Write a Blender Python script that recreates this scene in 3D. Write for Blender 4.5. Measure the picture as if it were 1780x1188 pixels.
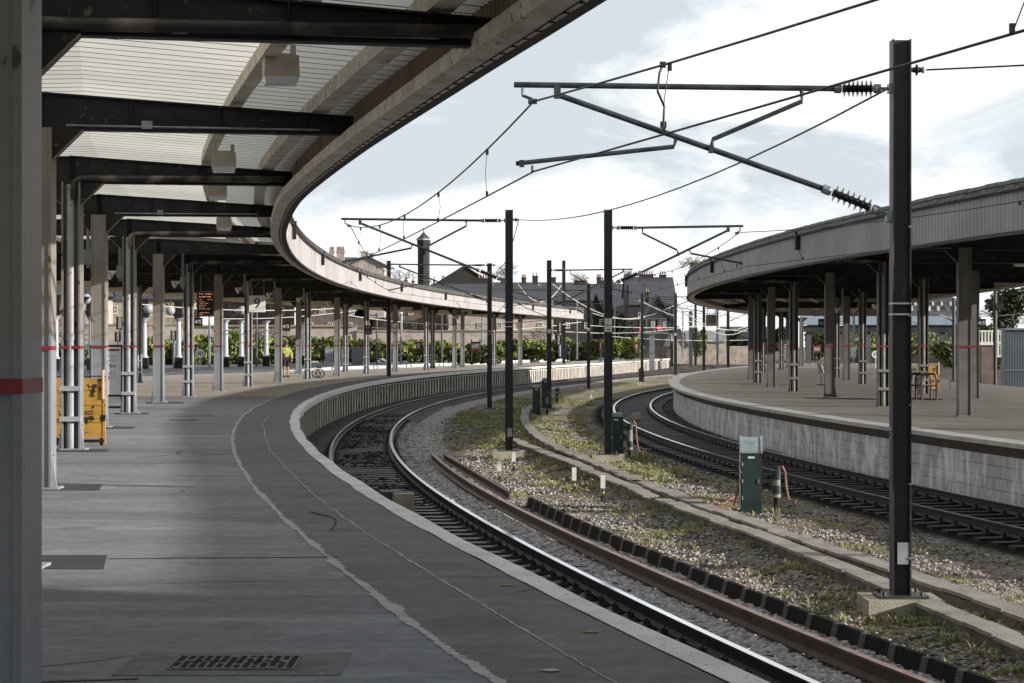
import bpy, math, random
import numpy as np
from mathutils import Vector, Matrix
random.seed(7); RNG = np.random.default_rng(7)
for _o in list(bpy.data.objects): bpy.data.objects.remove(_o)
SC = bpy.context.scene
COL = SC.collection
R = math.radians

# ------------------------------------------------------------ camera, world, sun
EZ, ZP, ZR = 2.705, 1.085, 0.17      # eye, platform top, rail top above the ballast (m)
FPX, HOR = 3770.0, 600.0             # focal length and horizon row of the 1780 px photograph
cam_d = bpy.data.cameras.new('camera'); cam = bpy.data.objects.new('camera', cam_d); COL.objects.link(cam)
cam.location = (0, 0, EZ); cam.rotation_euler = (R(90), 0, 0)
cam_d.sensor_width = 36; cam_d.lens = 36*FPX/1780; cam_d.shift_y = 6/1780
cam_d.clip_start = .1; cam_d.clip_end = 4000
SC.camera = cam
SC.view_settings.view_transform = 'Standard'; SC.view_settings.look = 'None'
SC.view_settings.exposure = 0.35; SC.view_settings.gamma = 1.0; SC.view_settings.use_curve_mapping = False

SUN_EL, SUN_AZ = R(15), R(110)       # azimuth clockwise from the view direction (+Y)
sdir = Vector((math.sin(SUN_AZ)*math.cos(SUN_EL), math.cos(SUN_AZ)*math.cos(SUN_EL), math.sin(SUN_EL)))
sl = bpy.data.lights.new('sun', 'SUN'); sl.energy = 5.0; sl.angle = R(.6); sl.color = (1.0, .94, .86)
sun = bpy.data.objects.new('sun', sl); COL.objects.link(sun); sun.rotation_euler = sdir.to_track_quat('Z', 'Y').to_euler(); sun.location = (60, 0, 40)

W = bpy.data.worlds.new('World'); SC.world = W; W.use_nodes = True
def world():
    t = W.node_tree; N = t.nodes; L = t.links; N.clear()
    out = N.new('ShaderNodeOutputWorld')
    sky = N.new('ShaderNodeTexSky'); sky.sky_type = 'NISHITA'; sky.sun_disc = False
    sky.sun_elevation = SUN_EL; sky.sun_rotation = SUN_AZ
    b1 = N.new('ShaderNodeBackground'); b1.inputs[1].default_value = .13; L.new(sky.outputs[0], b1.inputs[0])
    tc = N.new('ShaderNodeTexCoord'); sx = N.new('ShaderNodeSeparateXYZ'); L.new(tc.outputs['Generated'], sx.inputs[0])
    def noise(sc, det, off, dist=0.):
        mp = N.new('ShaderNodeMapping'); mp.inputs['Location'].default_value = off; mp.inputs['Scale'].default_value = (1, 1, 2.6)
        L.new(tc.outputs['Generated'], mp.inputs[0])
        n = N.new('ShaderNodeTexNoise'); n.inputs['Scale'].default_value = sc; n.inputs['Detail'].default_value = det
        n.inputs['Distortion'].default_value = dist; n.inputs['Roughness'].default_value = .6
        L.new(mp.outputs[0], n.inputs['Vector']); return n
    n1 = noise(4., 7, (3.3, 1.2, 0), .4)
    r1 = N.new('ShaderNodeValToRGB'); L.new(n1.outputs[0], r1.inputs[0])       # cloud cover
    r1.color_ramp.elements[0].position = .36; r1.color_ramp.elements[0].color = (.92, .92, .92, 1)
    r1.color_ramp.elements[1].position = .50; r1.color_ramp.elements[1].color = (1, 1, 1, 1)
    n2 = noise(6.0, 10, (7.1, 4.2, 0.3), .7)
    r2 = N.new('ShaderNodeValToRGB'); L.new(n2.outputs[0], r2.inputs[0])       # cloud light and dark
    e = r2.color_ramp.elements
    e[0].position = .42; e[0].color = (.56, .61, .65, 1)
    e[1].position = .555; e[1].color = (.93, .94, .95, 1)
    m = e.new(.495); m.color = (.74, .78, .81, 1)
    # paler towards the horizon
    hz = N.new('ShaderNodeMapRange'); L.new(sx.outputs[2], hz.inputs[0]); hz.inputs[1].default_value = 0; hz.inputs[2].default_value = .06
    hz.inputs[3].default_value = .85; hz.inputs[4].default_value = 0
    mh = N.new('ShaderNodeMixRGB'); L.new(hz.outputs[0], mh.inputs[0]); L.new(r2.outputs[0], mh.inputs[1]); mh.inputs[2].default_value = (.92, .94, .96, 1)
    def rng(sock, a, b, c, d):
        q = N.new('ShaderNodeMapRange'); L.new(sock, q.inputs[0]); q.inputs[1].default_value = a; q.inputs[2].default_value = b; q.inputs[3].default_value = c; q.inputs[4].default_value = d; q.interpolation_type = 'SMOOTHSTEP'; return q.outputs[0]
    up, fw = rng(sx.outputs[2], .16, .50, 1.0, .62), rng(sx.outputs[1], -.5, .55, .62, 1.0)      # sky dimmed overhead and behind to cut the fill light
    mu = N.new('ShaderNodeMath'); mu.operation = 'MULTIPLY'; L.new(up, mu.inputs[0]); L.new(fw, mu.inputs[1])
    mv = N.new('ShaderNodeMath'); mv.operation = 'MULTIPLY'; L.new(mu.outputs[0], mv.inputs[0]); mv.inputs[1].default_value = .98
    b2 = N.new('ShaderNodeBackground'); L.new(mv.outputs[0], b2.inputs[1]); L.new(mh.outputs[0], b2.inputs[0])
    mx = N.new('ShaderNodeMixShader'); L.new(r1.outputs[0], mx.inputs[0]); L.new(b1.outputs[0], mx.inputs[1]); L.new(b2.outputs[0], mx.inputs[2])
    L.new(mx.outputs[0], out.inputs[0])
world()

# ------------------------------------------------------------ materials
MATS = {}
def mat(name, col, rough=.7, metal=0., col2=None, sc=3., lo=.4, hi=.65, bump=0., bsc=None, spec=.5, stretch=(1, 1, 1), col3=None, sc3=20., lo3=.6, hi3=.7, detail=6, emit=None):
    """principled with up to two noise-mixed colours and a noise bump, object coordinates"""
    if name in MATS: return MATS[name]
    m = bpy.data.materials.new(name); m.use_nodes = True; N = m.node_tree.nodes; L = m.node_tree.links
    b = N['Principled BSDF']; b.inputs['Base Color'].default_value = (*col, 1); b.inputs['Roughness'].default_value = rough
    b.inputs['Metallic'].default_value = metal; b.inputs['Specular IOR Level'].default_value = spec
    tc = N.new('ShaderNodeTexCoord'); mp = N.new('ShaderNodeMapping'); mp.inputs['Scale'].default_value = stretch
    L.new(tc.outputs['Object'], mp.inputs[0])
    last = None
    def layer(c, sc, lo, hi, prev):
        n = N.new('ShaderNodeTexNoise'); n.inputs['Scale'].default_value = sc; n.inputs['Detail'].default_value = detail
        L.new(mp.outputs[0], n.inputs['Vector'])
        r = N.new('ShaderNodeMapRange'); L.new(n.outputs[0], r.inputs[0]); r.inputs[1].default_value = lo; r.inputs[2].default_value = hi
        x = N.new('ShaderNodeMixRGB'); L.new(r.outputs[0], x.inputs[0])
        if prev is None: x.inputs[1].default_value = (*col, 1)
        else: L.new(prev, x.inputs[1])
        x.inputs[2].default_value = (*c, 1)
        return x.outputs[0]
    if col2: last = layer(col2, sc, lo, hi, None)
    if col3: last = layer(col3, sc3, lo3, hi3, last)
    if last: L.new(last, b.inputs['Base Color'])
    if bump:
        n = N.new('ShaderNodeTexNoise'); n.inputs['Scale'].default_value = bsc or sc*4; n.inputs['Detail'].default_value = 5
        L.new(mp.outputs[0], n.inputs['Vector'])
        bp = N.new('ShaderNodeBump'); bp.inputs['Strength'].default_value = bump; bp.inputs['Distance'].default_value = .03
        L.new(n.outputs[0], bp.inputs['Height']); L.new(bp.outputs[0], b.inputs['Normal'])
    if emit:
        b.inputs['Emission Color'].default_value = (*emit[0], 1); b.inputs['Emission Strength'].default_value = emit[1]
    MATS[name] = m; return m

M = dict(
 colup = mat('column_upper_paint', (.26, .235, .205), .5, col2=(.18, .162, .14), sc=1.5, col3=(.05, .035, .025), sc3=9, lo3=.66, hi3=.70, bump=.15, bsc=30, stretch=(1, 1, .5)),
 colgrey = mat('column_grey_paint', (.27, .285, .31), .5, col2=(.20, .215, .235), sc=2.5, col3=(.06, .05, .05), sc3=14, lo3=.68, hi3=.72, bump=.15, bsc=30, stretch=(1, 1, .5)),
 pipe = mat('pipe_paint', (.38, .39, .42), .5, col2=(.28, .29, .315), sc=3, col3=(.12, .10, .09), sc3=10, lo3=.66, hi3=.72),
 red = mat('red_paint', (.26, .018, .024), .5, col2=(.18, .015, .02), sc=9),
 black = mat('black_paint', (.012, .012, .013), .55, col2=(.028, .026, .025), sc=3, col3=(.12, .10, .085), sc3=12, lo3=.64, hi3=.72, spec=.3, bump=.2, bsc=25),
 blackpipe = mat('worn_black_pipe', (.03, .028, .027), .5, col2=(.20, .175, .15), sc=2.2, lo=.48, hi=.62),
 cream = mat('cream_steel', (.76, .70, .57), .55, col2=(.56, .48, .37), sc=2.5, col3=(.17, .12, .08), sc3=9, lo3=.60, hi3=.68, bump=.2),
 deck = mat('cream_decking', (.80, .76, .64), .5, col2=(.66, .61, .50), sc=1.2, lo=.45, hi=.75),

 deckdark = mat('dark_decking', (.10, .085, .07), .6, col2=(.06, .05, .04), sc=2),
 colshade = mat('column_shade_tone', (.15, .142, .135), .5, col2=(.11, .105, .10), sc=2.5, col3=(.05, .04, .04), sc3=14, lo3=.72, hi3=.75),  # darker copy of the column paint, right canopy shade put into colour
 pipeshade = mat('pipe_shade_tone', (.22, .215, .21), .5, col2=(.16, .155, .15), sc=3),
 gap = mat('dark_gap', (.01, .01, .01), .9),
 fascia = mat('pink_beige_corrugated', (.43, .405, .40), .6, col2=(.36, .335, .33), sc=.6, col3=(.24, .175, .16), sc3=5, lo3=.57, hi3=.74, stretch=(1, 1, .2)),
 fasciaR = mat('brown_corrugated', (.41, .38, .37), .55, col2=(.32, .295, .29), sc=.8, col3=(.16, .10, .08), sc3=4, lo3=.68, hi3=.8),
 inner = mat('brown_inner_sheet', (.30, .22, .15), .6, col2=(.20, .15, .10), sc=2),
 tile = mat('weathered_edge_tile', (.13, .12, .11), .7, col2=(.06, .055, .05), sc=4, col3=(.30, .29, .27), sc3=14, lo3=.6, hi3=.7, bump=.3),
 lampbox = mat('lamp_housing', (.50, .44, .35), .5, col2=(.40, .34, .27), sc=5),
 lens = mat('lamp_lens', (.75, .78, .80), .12, spec=.8),
 mast = mat('mast_dark_steel', (.024, .025, .030), .45, col2=(.048, .047, .05), sc=1.6, col3=(.12, .09, .065), sc3=12, lo3=.62, hi3=.74, stretch=(1, 1, .22), bump=.15, bsc=30),
 mastgrey = mat('mast_grey_steel', (.10, .105, .115), .5, col2=(.07, .07, .08), sc=1.5),
 galv = mat('galvanised', (.30, .33, .36), .4, .5, col2=(.20, .22, .24), sc=8),
 tube = mat('cantilever_tube', (.06, .075, .08), .4, .3, col2=(.03, .035, .04), sc=5),
 troughwall = mat('mossy_shaded_trough_side', (.17, .155, .13), .95, col2=(.10, .095, .075), sc=2.5, col3=(.30, .28, .23), sc3=3, lo3=.58, hi3=.7, bump=.4, bsc=40),  # moss, plus the shade of the side darkened into the concrete colour
 palewire = mat('pale_wire', (.50, .49, .46), .5),
 wire = mat('wire_dark', (.02, .02, .022), .5),
 insul = mat('brown_insulator', (.018, .016, .016), .18, spec=.7),
 concrete = mat('pale_concrete', (.42, .39, .31), .9, col2=(.30, .28, .22), sc=2.5, col3=(.05, .048, .04), sc3=3.2, lo3=.60, hi3=.68, bump=.3, bsc=40),
 trough = mat('trough_concrete', (.34, .32, .285), .9, col2=(.23, .215, .19), sc=2.2, col3=(.06, .06, .045), sc3=5, lo3=.62, hi3=.72, bump=.3, bsc=50),
 coping = mat('white_edge_paint', (.82, .82, .81), .8, col2=(.64, .64, .64), sc=2, col3=(.30, .30, .30), sc3=24, lo3=.60, hi3=.68, bump=.5, bsc=45, detail=9),
 copingR = mat('grey_coping', (.47, .46, .44), .8, col2=(.36, .36, .35), sc=2.2, bump=.2, bsc=40),
 pile = mat('sheet_pile', (.62, .58, .51), .8, col2=(.40, .36, .31), sc=2.5, col3=(.16, .135, .11), sc3=5, lo3=.58, hi3=.70, stretch=(1, 1, .35)),
 pileshade = mat('pile_gap_shade', (.012, .011, .01), .95),
 railtop = mat('polished_rail', (.95, .96, 1.0), .16, 1.0),
 railside = mat('dark_rail_side', (.018, .016, .016), .6, col2=(.034, .026, .024), sc=4),
 rusttop = mat('rusty_head_highlight', (.30, .205, .175), .5, col2=(.22, .14, .115), sc=6),  # head paler than the web: highlight put into the rust colour
 rust = mat('rusty_rail', (.085, .053, .044), .55, col2=(.05, .032, .028), sc=2, col3=(.15, .095, .08), sc3=9, lo3=.5, hi3=.75, bump=.2),
 sleeper = mat('dark_timber', (.06, .056, .055), .45, col2=(.03, .028, .027), sc=6, bump=.5, bsc=25, stretch=(.25, 3, 1), col3=(.13, .125, .125), sc3=9, lo3=.55, hi3=.75),
 iron = mat('chair_iron', (.026, .021, .019), .6, col2=(.05, .034, .028), sc=15),
 rubber = mat('black_rubber', (.009, .009, .010), .8, col2=(.016, .016, .016), sc=6, spec=.15),
 rib = mat('grey_rib', (.10, .098, .098), .8, col2=(.045, .045, .045), sc=40),
 green = mat('dark_green_paint', (.018, .045, .038), .5, col2=(.012, .032, .028), sc=4, col3=(.06, .075, .06), sc3=6, lo3=.62, hi3=.75),
 greenlid = mat('weathered_lid', (.30, .37, .39), .4, col2=(.20, .27, .29), sc=6),
 greypl = mat('grey_plastic', (.30, .30, .27), .5, col2=(.22, .22, .20), sc=6),
 hose = mat('pink_hose', (.36, .19, .16), .5, col2=(.24, .11, .10), sc=4),
 white = mat('white_paint', (.78, .78, .76), .5, col2=(.66, .66, .64), sc=6),
 yellow = mat('yellow_paint', (.52, .30, .055), .55, col2=(.40, .22, .04), sc=5, col3=(.03, .022, .018), sc3=6, lo3=.575, hi3=.585, detail=9),
 yband = mat('yellow_tape', (.55, .38, .05), .5), paintmark = mat('faded_yellow_mark', (.26, .21, .09), .9),
 glass = mat('window_glass', (.03, .04, .05), .08, spec=.8),
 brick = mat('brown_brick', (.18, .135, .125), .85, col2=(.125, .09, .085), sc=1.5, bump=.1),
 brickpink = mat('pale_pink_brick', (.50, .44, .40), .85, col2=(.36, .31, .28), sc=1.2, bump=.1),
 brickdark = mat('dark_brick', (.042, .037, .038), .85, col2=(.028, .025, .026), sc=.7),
 stone = mat('pale_stone', (.40, .36, .26), .85, col2=(.26, .23, .17), sc=1.5),
 slate = mat('slate_roof', (.075, .08, .092), .65, col2=(.05, .053, .062), sc=.5, col3=(.075, .078, .085), sc3=4, lo3=.55, hi3=.7, stretch=(.3, 1, 2)),
 slatepale = mat('pale_slate', (.30, .31, .33), .6, col2=(.22, .23, .25), sc=.8),
 bluegrey = mat('blue_grey_sheet', (.19, .215, .25), .5, col2=(.15, .17, .20), sc=1),
 bark = mat('bark', (.06, .048, .04), .9, col2=(.035, .03, .025), sc=3),
 leafA = mat('hedge_leaf', (.24, .27, .05), .6, col2=(.07, .10, .02), sc=.9, lo=.44, hi=.60, col3=(.44, .43, .16), sc3=5, lo3=.60, hi3=.7),
 leafB = mat('dark_leaf', (.035, .055, .02), .7, col2=(.02, .032, .012), sc=1.2), leafD = mat('olive_leaf', (.16, .19, .05), .7, col2=(.05, .07, .02), sc=1.5, lo=.42, hi=.58, col3=(.30, .30, .10), sc3=6, lo3=.6, hi3=.7),
 leafC = mat('pale_leaf', (.20, .23, .09), .7, col2=(.12, .14, .05), sc=1),
 weed = mat('weed_leaf', (.30, .31, .12), .6, col2=(.44, .42, .23), sc=2.5, col3=(.10, .14, .03), sc3=9, lo3=.5, hi3=.7),
 skin = mat('skin', (.46, .28, .20), .5),
 hivis = mat('hi_vis_jacket', (.42, .41, .10), .7, col2=(.10, .11, .05), sc=7, lo=.5, hi=.56),
 darkcloth = mat('dark_cloth', (.012, .012, .015), .8),
 bluecloth = mat('navy_cloth', (.02, .024, .04), .8),
 redbrown = mat('red_brown_tube', (.045, .016, .013), .4, col2=(.03, .011, .01), sc=8),
 panel = mat('grey_panel', (.36, .38, .41), .4, .2, col2=(.26, .28, .30), sc=5),
 signgrey = mat('sign_face', (.88, .88, .86), .5),
 signshade = mat('sign_shaded_face', (.36, .31, .25), .5),  # darker copy of the sign face, shade put into its colour
 led = mat('orange_led', (.30, .08, .01), .5, emit=((1.0, .46, .26), .42)),
 ledred = mat('red_signal', (.5, .01, .02), .4, emit=((1.0, .03, .06), 2.2)),
 signblack = mat('sign_black', (.012, .012, .012), .4),
 poster = mat('poster_paper', (.70, .71, .72), .5),
 crackw = mat('white_filler', (.48, .49, .50), .85, col2=(.33, .34, .35), sc=9, col3=(.14, .14, .15), sc3=30, lo3=.6, hi3=.68),
 patch = mat('dark_joint_and_shade', (.055, .056, .06), .9, col2=(.035, .035, .037), sc=3, bump=.4, bsc=60),
 ironplate = mat('cast_plate', (.16, .165, .17), .6, col2=(.11, .113, .118), sc=12, bump=.2),
)

def translucent_boards():  # ceiling boards made translucent so daylight brightens them from above
    m = mat('boards_made_translucent', (.86, .83, .70), .5, col2=(.74, .70, .57), sc=1.1, lo=.4, hi=.75); N = m.node_tree.nodes; L = m.node_tree.links; b = N['Principled BSDF']
    tr = N.new('ShaderNodeBsdfTranslucent'); tr.inputs[0].default_value = (.93, .91, .84, 1)
    n = N.new('ShaderNodeTexNoise'); n.inputs['Scale'].default_value = .35; n.inputs['Detail'].default_value = 3; tc = N.new('ShaderNodeTexCoord'); L.new(tc.outputs['Object'], n.inputs['Vector'])
    r = N.new('ShaderNodeMapRange'); L.new(n.outputs[0], r.inputs[0]); r.inputs[1].default_value = .35; r.inputs[2].default_value = .65; r.inputs[3].default_value = .50; r.inputs[4].default_value = .64
    x = N.new('ShaderNodeMixShader'); L.new(r.outputs[0], x.inputs[0]); L.new(b.outputs[0], x.inputs[1]); L.new(tr.outputs[0], x.inputs[2]); L.new(x.outputs[0], N['Material Output'].inputs[0]); return m
M['sheet'] = translucent_boards()
def tarmac(name, ca, cb, cc, stretch=(.22, 1, 1), spots=.5, rough=.85):
    """worn asphalt: broad streaks, aggregate grain, pale gum spots, hairline cracks"""
    m = bpy.data.materials.new(name); m.use_nodes = True; N = m.node_tree.nodes; L = m.node_tree.links; b = N['Principled BSDF']; b.inputs['Roughness'].default_value = rough
    tc = N.new('ShaderNodeTexCoord'); mp = N.new('ShaderNodeMapping'); mp.inputs['Scale'].default_value = stretch; L.new(tc.outputs['Object'], mp.inputs[0])
    def nz(sc, det, src, lo, hi, ro=.55):
        n = N.new('ShaderNodeTexNoise'); n.inputs['Scale'].default_value = sc; n.inputs['Detail'].default_value = det; n.inputs['Roughness'].default_value = ro; L.new(src, n.inputs['Vector'])
        r = N.new('ShaderNodeMapRange'); L.new(n.outputs[0], r.inputs[0]); r.inputs[1].default_value = lo; r.inputs[2].default_value = hi; return r.outputs[0], n
    def mix(f, a, c, mode='MIX'):
        x = N.new('ShaderNodeMixRGB'); x.blend_type = mode
        if isinstance(f, float): x.inputs[0].default_value = f
        else: L.new(f, x.inputs[0])
        for k, v in ((1, a), (2, c)):
            if isinstance(v, tuple): x.inputs[k].default_value = (*v, 1)
            else: L.new(v, x.inputs[k])
        return x.outputs[0]
    P, Q = mp.outputs[0], tc.outputs['Object']
    f1, _ = nz(.55, 6, P, .35, .68); c = mix(f1, ca, cb); f2, _ = nz(3.2, 7, P, .50, .80); c = mix(f2, c, cc)
    f5, _ = nz(.9, 3, Q, .60, .66); c = mix(f5, c, mix(.5, ca, tuple(v*.55 for v in cb)))
    f3, n3 = nz(110, 3, Q, .30, .72, .7); g = mix(f3, (.55, .55, .55), (1.5, 1.5, 1.5)); c = mix(.75, c, g, 'MULTIPLY')
    v = N.new('ShaderNodeTexVoronoi'); v.inputs['Scale'].default_value = 2.6; L.new(Q, v.inputs['Vector']); r = N.new('ShaderNodeMapRange'); L.new(v.outputs['Distance'], r.inputs[0]); r.inputs[1].default_value = .05; r.inputs[2].default_value = .04; r.inputs[3].default_value = 0; r.inputs[4].default_value = spots
    sp = N.new('ShaderNodeSeparateColor'); L.new(v.outputs['Color'], sp.inputs[0]); gt = N.new('ShaderNodeMath'); gt.operation = 'GREATER_THAN'; L.new(sp.outputs[0], gt.inputs[0]); gt.inputs[1].default_value = .55; mu = N.new('ShaderNodeMath'); mu.operation = 'MULTIPLY'; L.new(r.outputs[0], mu.inputs[0]); L.new(gt.outputs[0], mu.inputs[1])
    f6, _ = nz(9, 9, Q, .30, .72, .65); c = mix(.8, c, mix(f6, (.72, .72, .72), (1.28, 1.28, 1.28)), 'MULTIPLY')
    c = mix(mu.outputs[0], c, (.26, .26, .26))
    ve = N.new('ShaderNodeTexVoronoi'); ve.feature = 'DISTANCE_TO_EDGE'; ve.inputs['Scale'].default_value = .33; nn = N.new('ShaderNodeTexNoise'); nn.inputs['Scale'].default_value = 1.3; nn.inputs['Detail'].default_value = 6; L.new(Q, nn.inputs['Vector']); mm = N.new('ShaderNodeMixRGB'); mm.inputs[0].default_value = .35; L.new(Q, mm.inputs[1]); L.new(nn.outputs['Color'], mm.inputs[2]); L.new(mm.outputs[0], ve.inputs['Vector'])
    re = N.new('ShaderNodeMapRange'); L.new(ve.outputs['Distance'], re.inputs[0]); re.inputs[1].default_value = .0025; re.inputs[2].default_value = .006; re.inputs[3].default_value = .75; re.inputs[4].default_value = 0
    fm, _ = nz(.25, 2, Q, .50, .56); cm = N.new('ShaderNodeMath'); cm.operation = 'MULTIPLY'; L.new(re.outputs[0], cm.inputs[0]); L.new(fm, cm.inputs[1]); c = mix(cm.outputs[0], c, (.02, .02, .02))
    L.new(c, b.inputs['Base Color']); bp = N.new('ShaderNodeBump'); bp.inputs['Strength'].default_value = .6; bp.inputs['Distance'].default_value = .006; L.new(n3.outputs[0], bp.inputs['Height']); L.new(bp.outputs[0], b.inputs['Normal']); return m
# ------------------------------------------------------------ mesh builder
class MB:
    def __init__(s): s.v = []; s.f = []; s.mi = []; s.k = 0
    def add(s, vs, fs, k=None):
        o = len(s.v); s.v.extend([tuple(p) for p in vs]); k = s.k if k is None else k
        for f in fs: s.f.append([i+o for i in f]); s.mi.append(k)
        return s
    def box(s, c, sz, rz=0., k=None, taper=1.):
        x, y, z = sz[0]/2, sz[1]/2, sz[2]/2; ca, sa = math.cos(rz), math.sin(rz); vs = []
        for dz in (-1, 1):
            t = taper if dz > 0 else 1.
            for dx, dy in ((-1, -1), (1, -1), (1, 1), (-1, 1)):
                a, b = dx*x*t, dy*y*t; vs.append((c[0]+a*ca-b*sa, c[1]+a*sa+b*ca, c[2]+dz*z))
        return s.add(vs, [(3, 2, 1, 0), (4, 5, 6, 7), (0, 1, 5, 4), (1, 2, 6, 5), (2, 3, 7, 6), (3, 0, 4, 7)], k)
    def tube(s, pts, r, n=8, k=None, cap=True):
        pts = [Vector(p) for p in pts]; rr = r if isinstance(r, (list, tuple)) else [r]*len(pts); vs = []; N = len(pts)
        up = None
        for i, p in enumerate(pts):
            d = (pts[min(i+1, N-1)]-pts[max(i-1, 0)]).normalized()
            if up is None: up = Vector((0, 0, 1)) if abs(d.z) < .9 else Vector((1, 0, 0))
            a = d.cross(up); 
            if a.length < 1e-4: a = d.cross(Vector((0, 1, 0)))
            a.normalize(); b = a.cross(d).normalized(); up = b
            for j in range(n):
                t = 2*math.pi*j/n; vs.append(p+(a*math.cos(t)+b*math.sin(t))*rr[i])
        fs = [(i*n+j, i*n+(j+1) % n, (i+1)*n+(j+1) % n, (i+1)*n+j) for i in range(N-1) for j in range(n)]
        if cap: fs += [tuple(range(n-1, -1, -1)), tuple((N-1)*n+j for j in range(n))]
        return s.add(vs, fs, k)
    def hexa(s, a, k=None):   # 8 points, bottom 4 then top 4
        return s.add(a, [(3, 2, 1, 0), (4, 5, 6, 7), (0, 1, 5, 4), (1, 2, 6, 5), (2, 3, 7, 6), (3, 0, 4, 7)], k)
    def disc(s, c, r, nrm=(0, -1, 0), n=20, th=.02, k=None):
        nn = Vector(nrm).normalized(); c = Vector(c); return s.tube([c-nn*th/2, c+nn*th/2], r, n, k)
    def build(s, name, mats, parent=None, loc=None, smooth=False, world=False):
        me = bpy.data.meshes.new(name); v = np.array(s.v, float).reshape(-1, 3)
        if world and parent is not None: v = v-np.array(tuple(parent_loc(parent)))
        me.from_pydata(v.tolist(), [], s.f)
        if not isinstance(mats, (list, tuple)): mats = [mats]
        for m in mats: me.materials.append(m)
        if len(mats) > 1: me.polygons.foreach_set('material_index', s.mi)
        if smooth: me.polygons.foreach_set('use_smooth', [True]*len(me.polygons))
        me.update(); me.validate()
        o = bpy.data.objects.new(name, me); COL.objects.link(o)
        if parent is not None: o.parent = parent
        if loc is not None: o.location = loc
        return o
def parent_loc(p):
    l = Vector((0, 0, 0))
    while p is not None: l = l+p.location; p = p.parent
    return l
def tag(o, label=None, cat=None, group=None, kind=None):
    if label: o['label'] = label
    if cat: o['category'] = cat
    if group: o['group'] = group
    if kind: o['kind'] = kind
    return o
def empty(name, loc=(0, 0, 0), rz=0., label=None, cat=None, group=None):
    o = bpy.data.objects.new(name, None); COL.objects.link(o); o.location = loc; o.rotation_euler = (0, 0, rz); o.empty_display_size = .2
    return tag(o, label, cat, group)
def kids(o): return [c for c in bpy.data.objects if c.parent == o]
def copy_tree(o, loc=None, rz=None, label=None, sc=None):
    def cp(a, par):
        c = a.copy(); COL.objects.link(c); c.parent = par
        for ch in list(a.children): cp(ch, c)
        return c
    c = cp(o, None)
    if loc is not None: c.location = loc
    if rz is not None: c.rotation_euler = (0, 0, rz)
    if sc is not None: c.scale = (sc, sc, sc)
    if label: c['label'] = label
    return c
def text(s, size, m, parent, loc, rot=(R(90), 0, 0), name='lettering', ext=.002, ax='CENTER', ay='CENTER', sx=1.):
    cu = bpy.data.curves.new(name, 'FONT'); cu.body = s; cu.size = size; cu.extrude = ext; cu.align_x = ax; cu.align_y = ay
    cu.materials.append(m); o = bpy.data.objects.new(name, cu); COL.objects.link(o); me = bpy.data.meshes.new_from_object(o); bpy.data.objects.remove(o); o = bpy.data.objects.new(name, me); COL.objects.link(o)
    o.parent = parent; o.location = loc; o.rotation_euler = rot; o.scale = (sx, 1, 1)
    return o

# ------------------------------------------------------------ plan curves of the place (x as a function of y, knots every 10 m from y=-10)
def curve(tab, y0=-10., dy=10.):
    t = np.array(tab, float); m = np.gradient(t)
    def f(y):
        u = (np.asarray(y, float)-y0)/dy; i = np.clip(np.floor(u).astype(int), 0, len(t)-2); a = u-i
        a2, a3 = a*a, a*a*a
        return (2*a3-3*a2+1)*t[i]+(a3-2*a2+a)*m[i]+(-2*a3+3*a2)*t[i+1]+(a3-a2)*m[i+1]
    return f
def pcurve(ys, xs):
    yy = np.arange(-40, 301, 10.); xx = np.interp(yy, ys, xs); 
    for _ in range(2): xx[1:-1] = (xx[:-2]+2*xx[1:-1]+xx[2:])/4
    return curve(xx, -40., 10.)
edgeL = curve([6.645, 3.795, 1.324, -0.766, -2.478, -3.85, -4.895, -5.625, -6.067, -6.242, -6.161, -5.825, -5.226, -4.355, -3.216, -1.835, -0.252, 1.48, 3.307, 5.181, 7.062, 8.921, 10.739, 12.502, 14.202, 15.836, 17.4, 18.895, 20.319, 21.672])
trk1 = curve([7.993, 5.259, 2.854, 0.779, -0.967, -2.379, -3.424, -4.103, -4.448, -4.485, -4.23, -3.679, -2.818, -1.72, -0.4, 1.15, 2.9, 4.75, 6.7, 8.7, 10.8, 12.95, 15.15, 17.4, 19.7, 22.0, 24.4, 26.8, 29.2, 31.6])
trk2 = curve([16.774, 14.002, 11.586, 9.529, 7.829, 6.487, 5.502, 4.858, 4.552, 4.593, 4.995, 5.763, 6.895, 8.391, 10.249, 12.469, 15.051, 17.9, 20.9, 24.0, 27.2, 30.5, 33.9, 37.4, 41, 44.6, 48.2, 51.8, 55.4, 59])
edgeR = curve([17.441, 14.825, 12.545, 10.601, 8.994, 7.724, 6.788, 6.197, 5.959, 6.072, 6.515, 7.252, 8.25, 9.488, 10.95, 12.623, 14.498, 16.571, 18.841, 21.308, 23.972, 26.832, 29.889, 33.143, 36.594, 40.242, 44.086, 48.127, 52.365, 56.799])
colL = curve([3.871, 0.781, -1.927, -4.25, -6.191, -7.748, -8.926, -9.74, -10.205, -10.341, -10.169, -9.702, -8.95, -7.921, -6.618, -5.041, -3.192, -1.071, 1.0, 3.0])
P2 = pcurve([-40, -10, 60, 88, 105, 122, 133, 145, 165, 185, 220, 265], [-14, -14, -19, -21, -20.5, -17.8, -14.4, -9.9, -5.5, -1.5, 7, 18])
C2 = pcurve([-40, -12, 60, 88, 115, 129, 142, 160, 178], [-13, -13, -18, -18.5, -15, -11, -8.3, -4.4, -.5])
FR = pcurve([-10, 20, 30, 38.6, 44.2, 54.6, 69.4, 90, 108, 118, 130, 144, 154, 170], [16.5, 12.6, 10.6, 9.1, 8.1, 7.1, 6.7, 6.97, 8.9, 10.4, 12.8, 15.7, 18.0, 21.5])
FR2 = pcurve([-10, 20, 40, 60, 79, 86, 104, 130, 154, 170], [18.8, 15.8, 14.9, 16.2, 18.7, 18.5, 19.1, 22, 26, 29])  # unseen near stretch narrowed so the sun reaches the tracks
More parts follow.
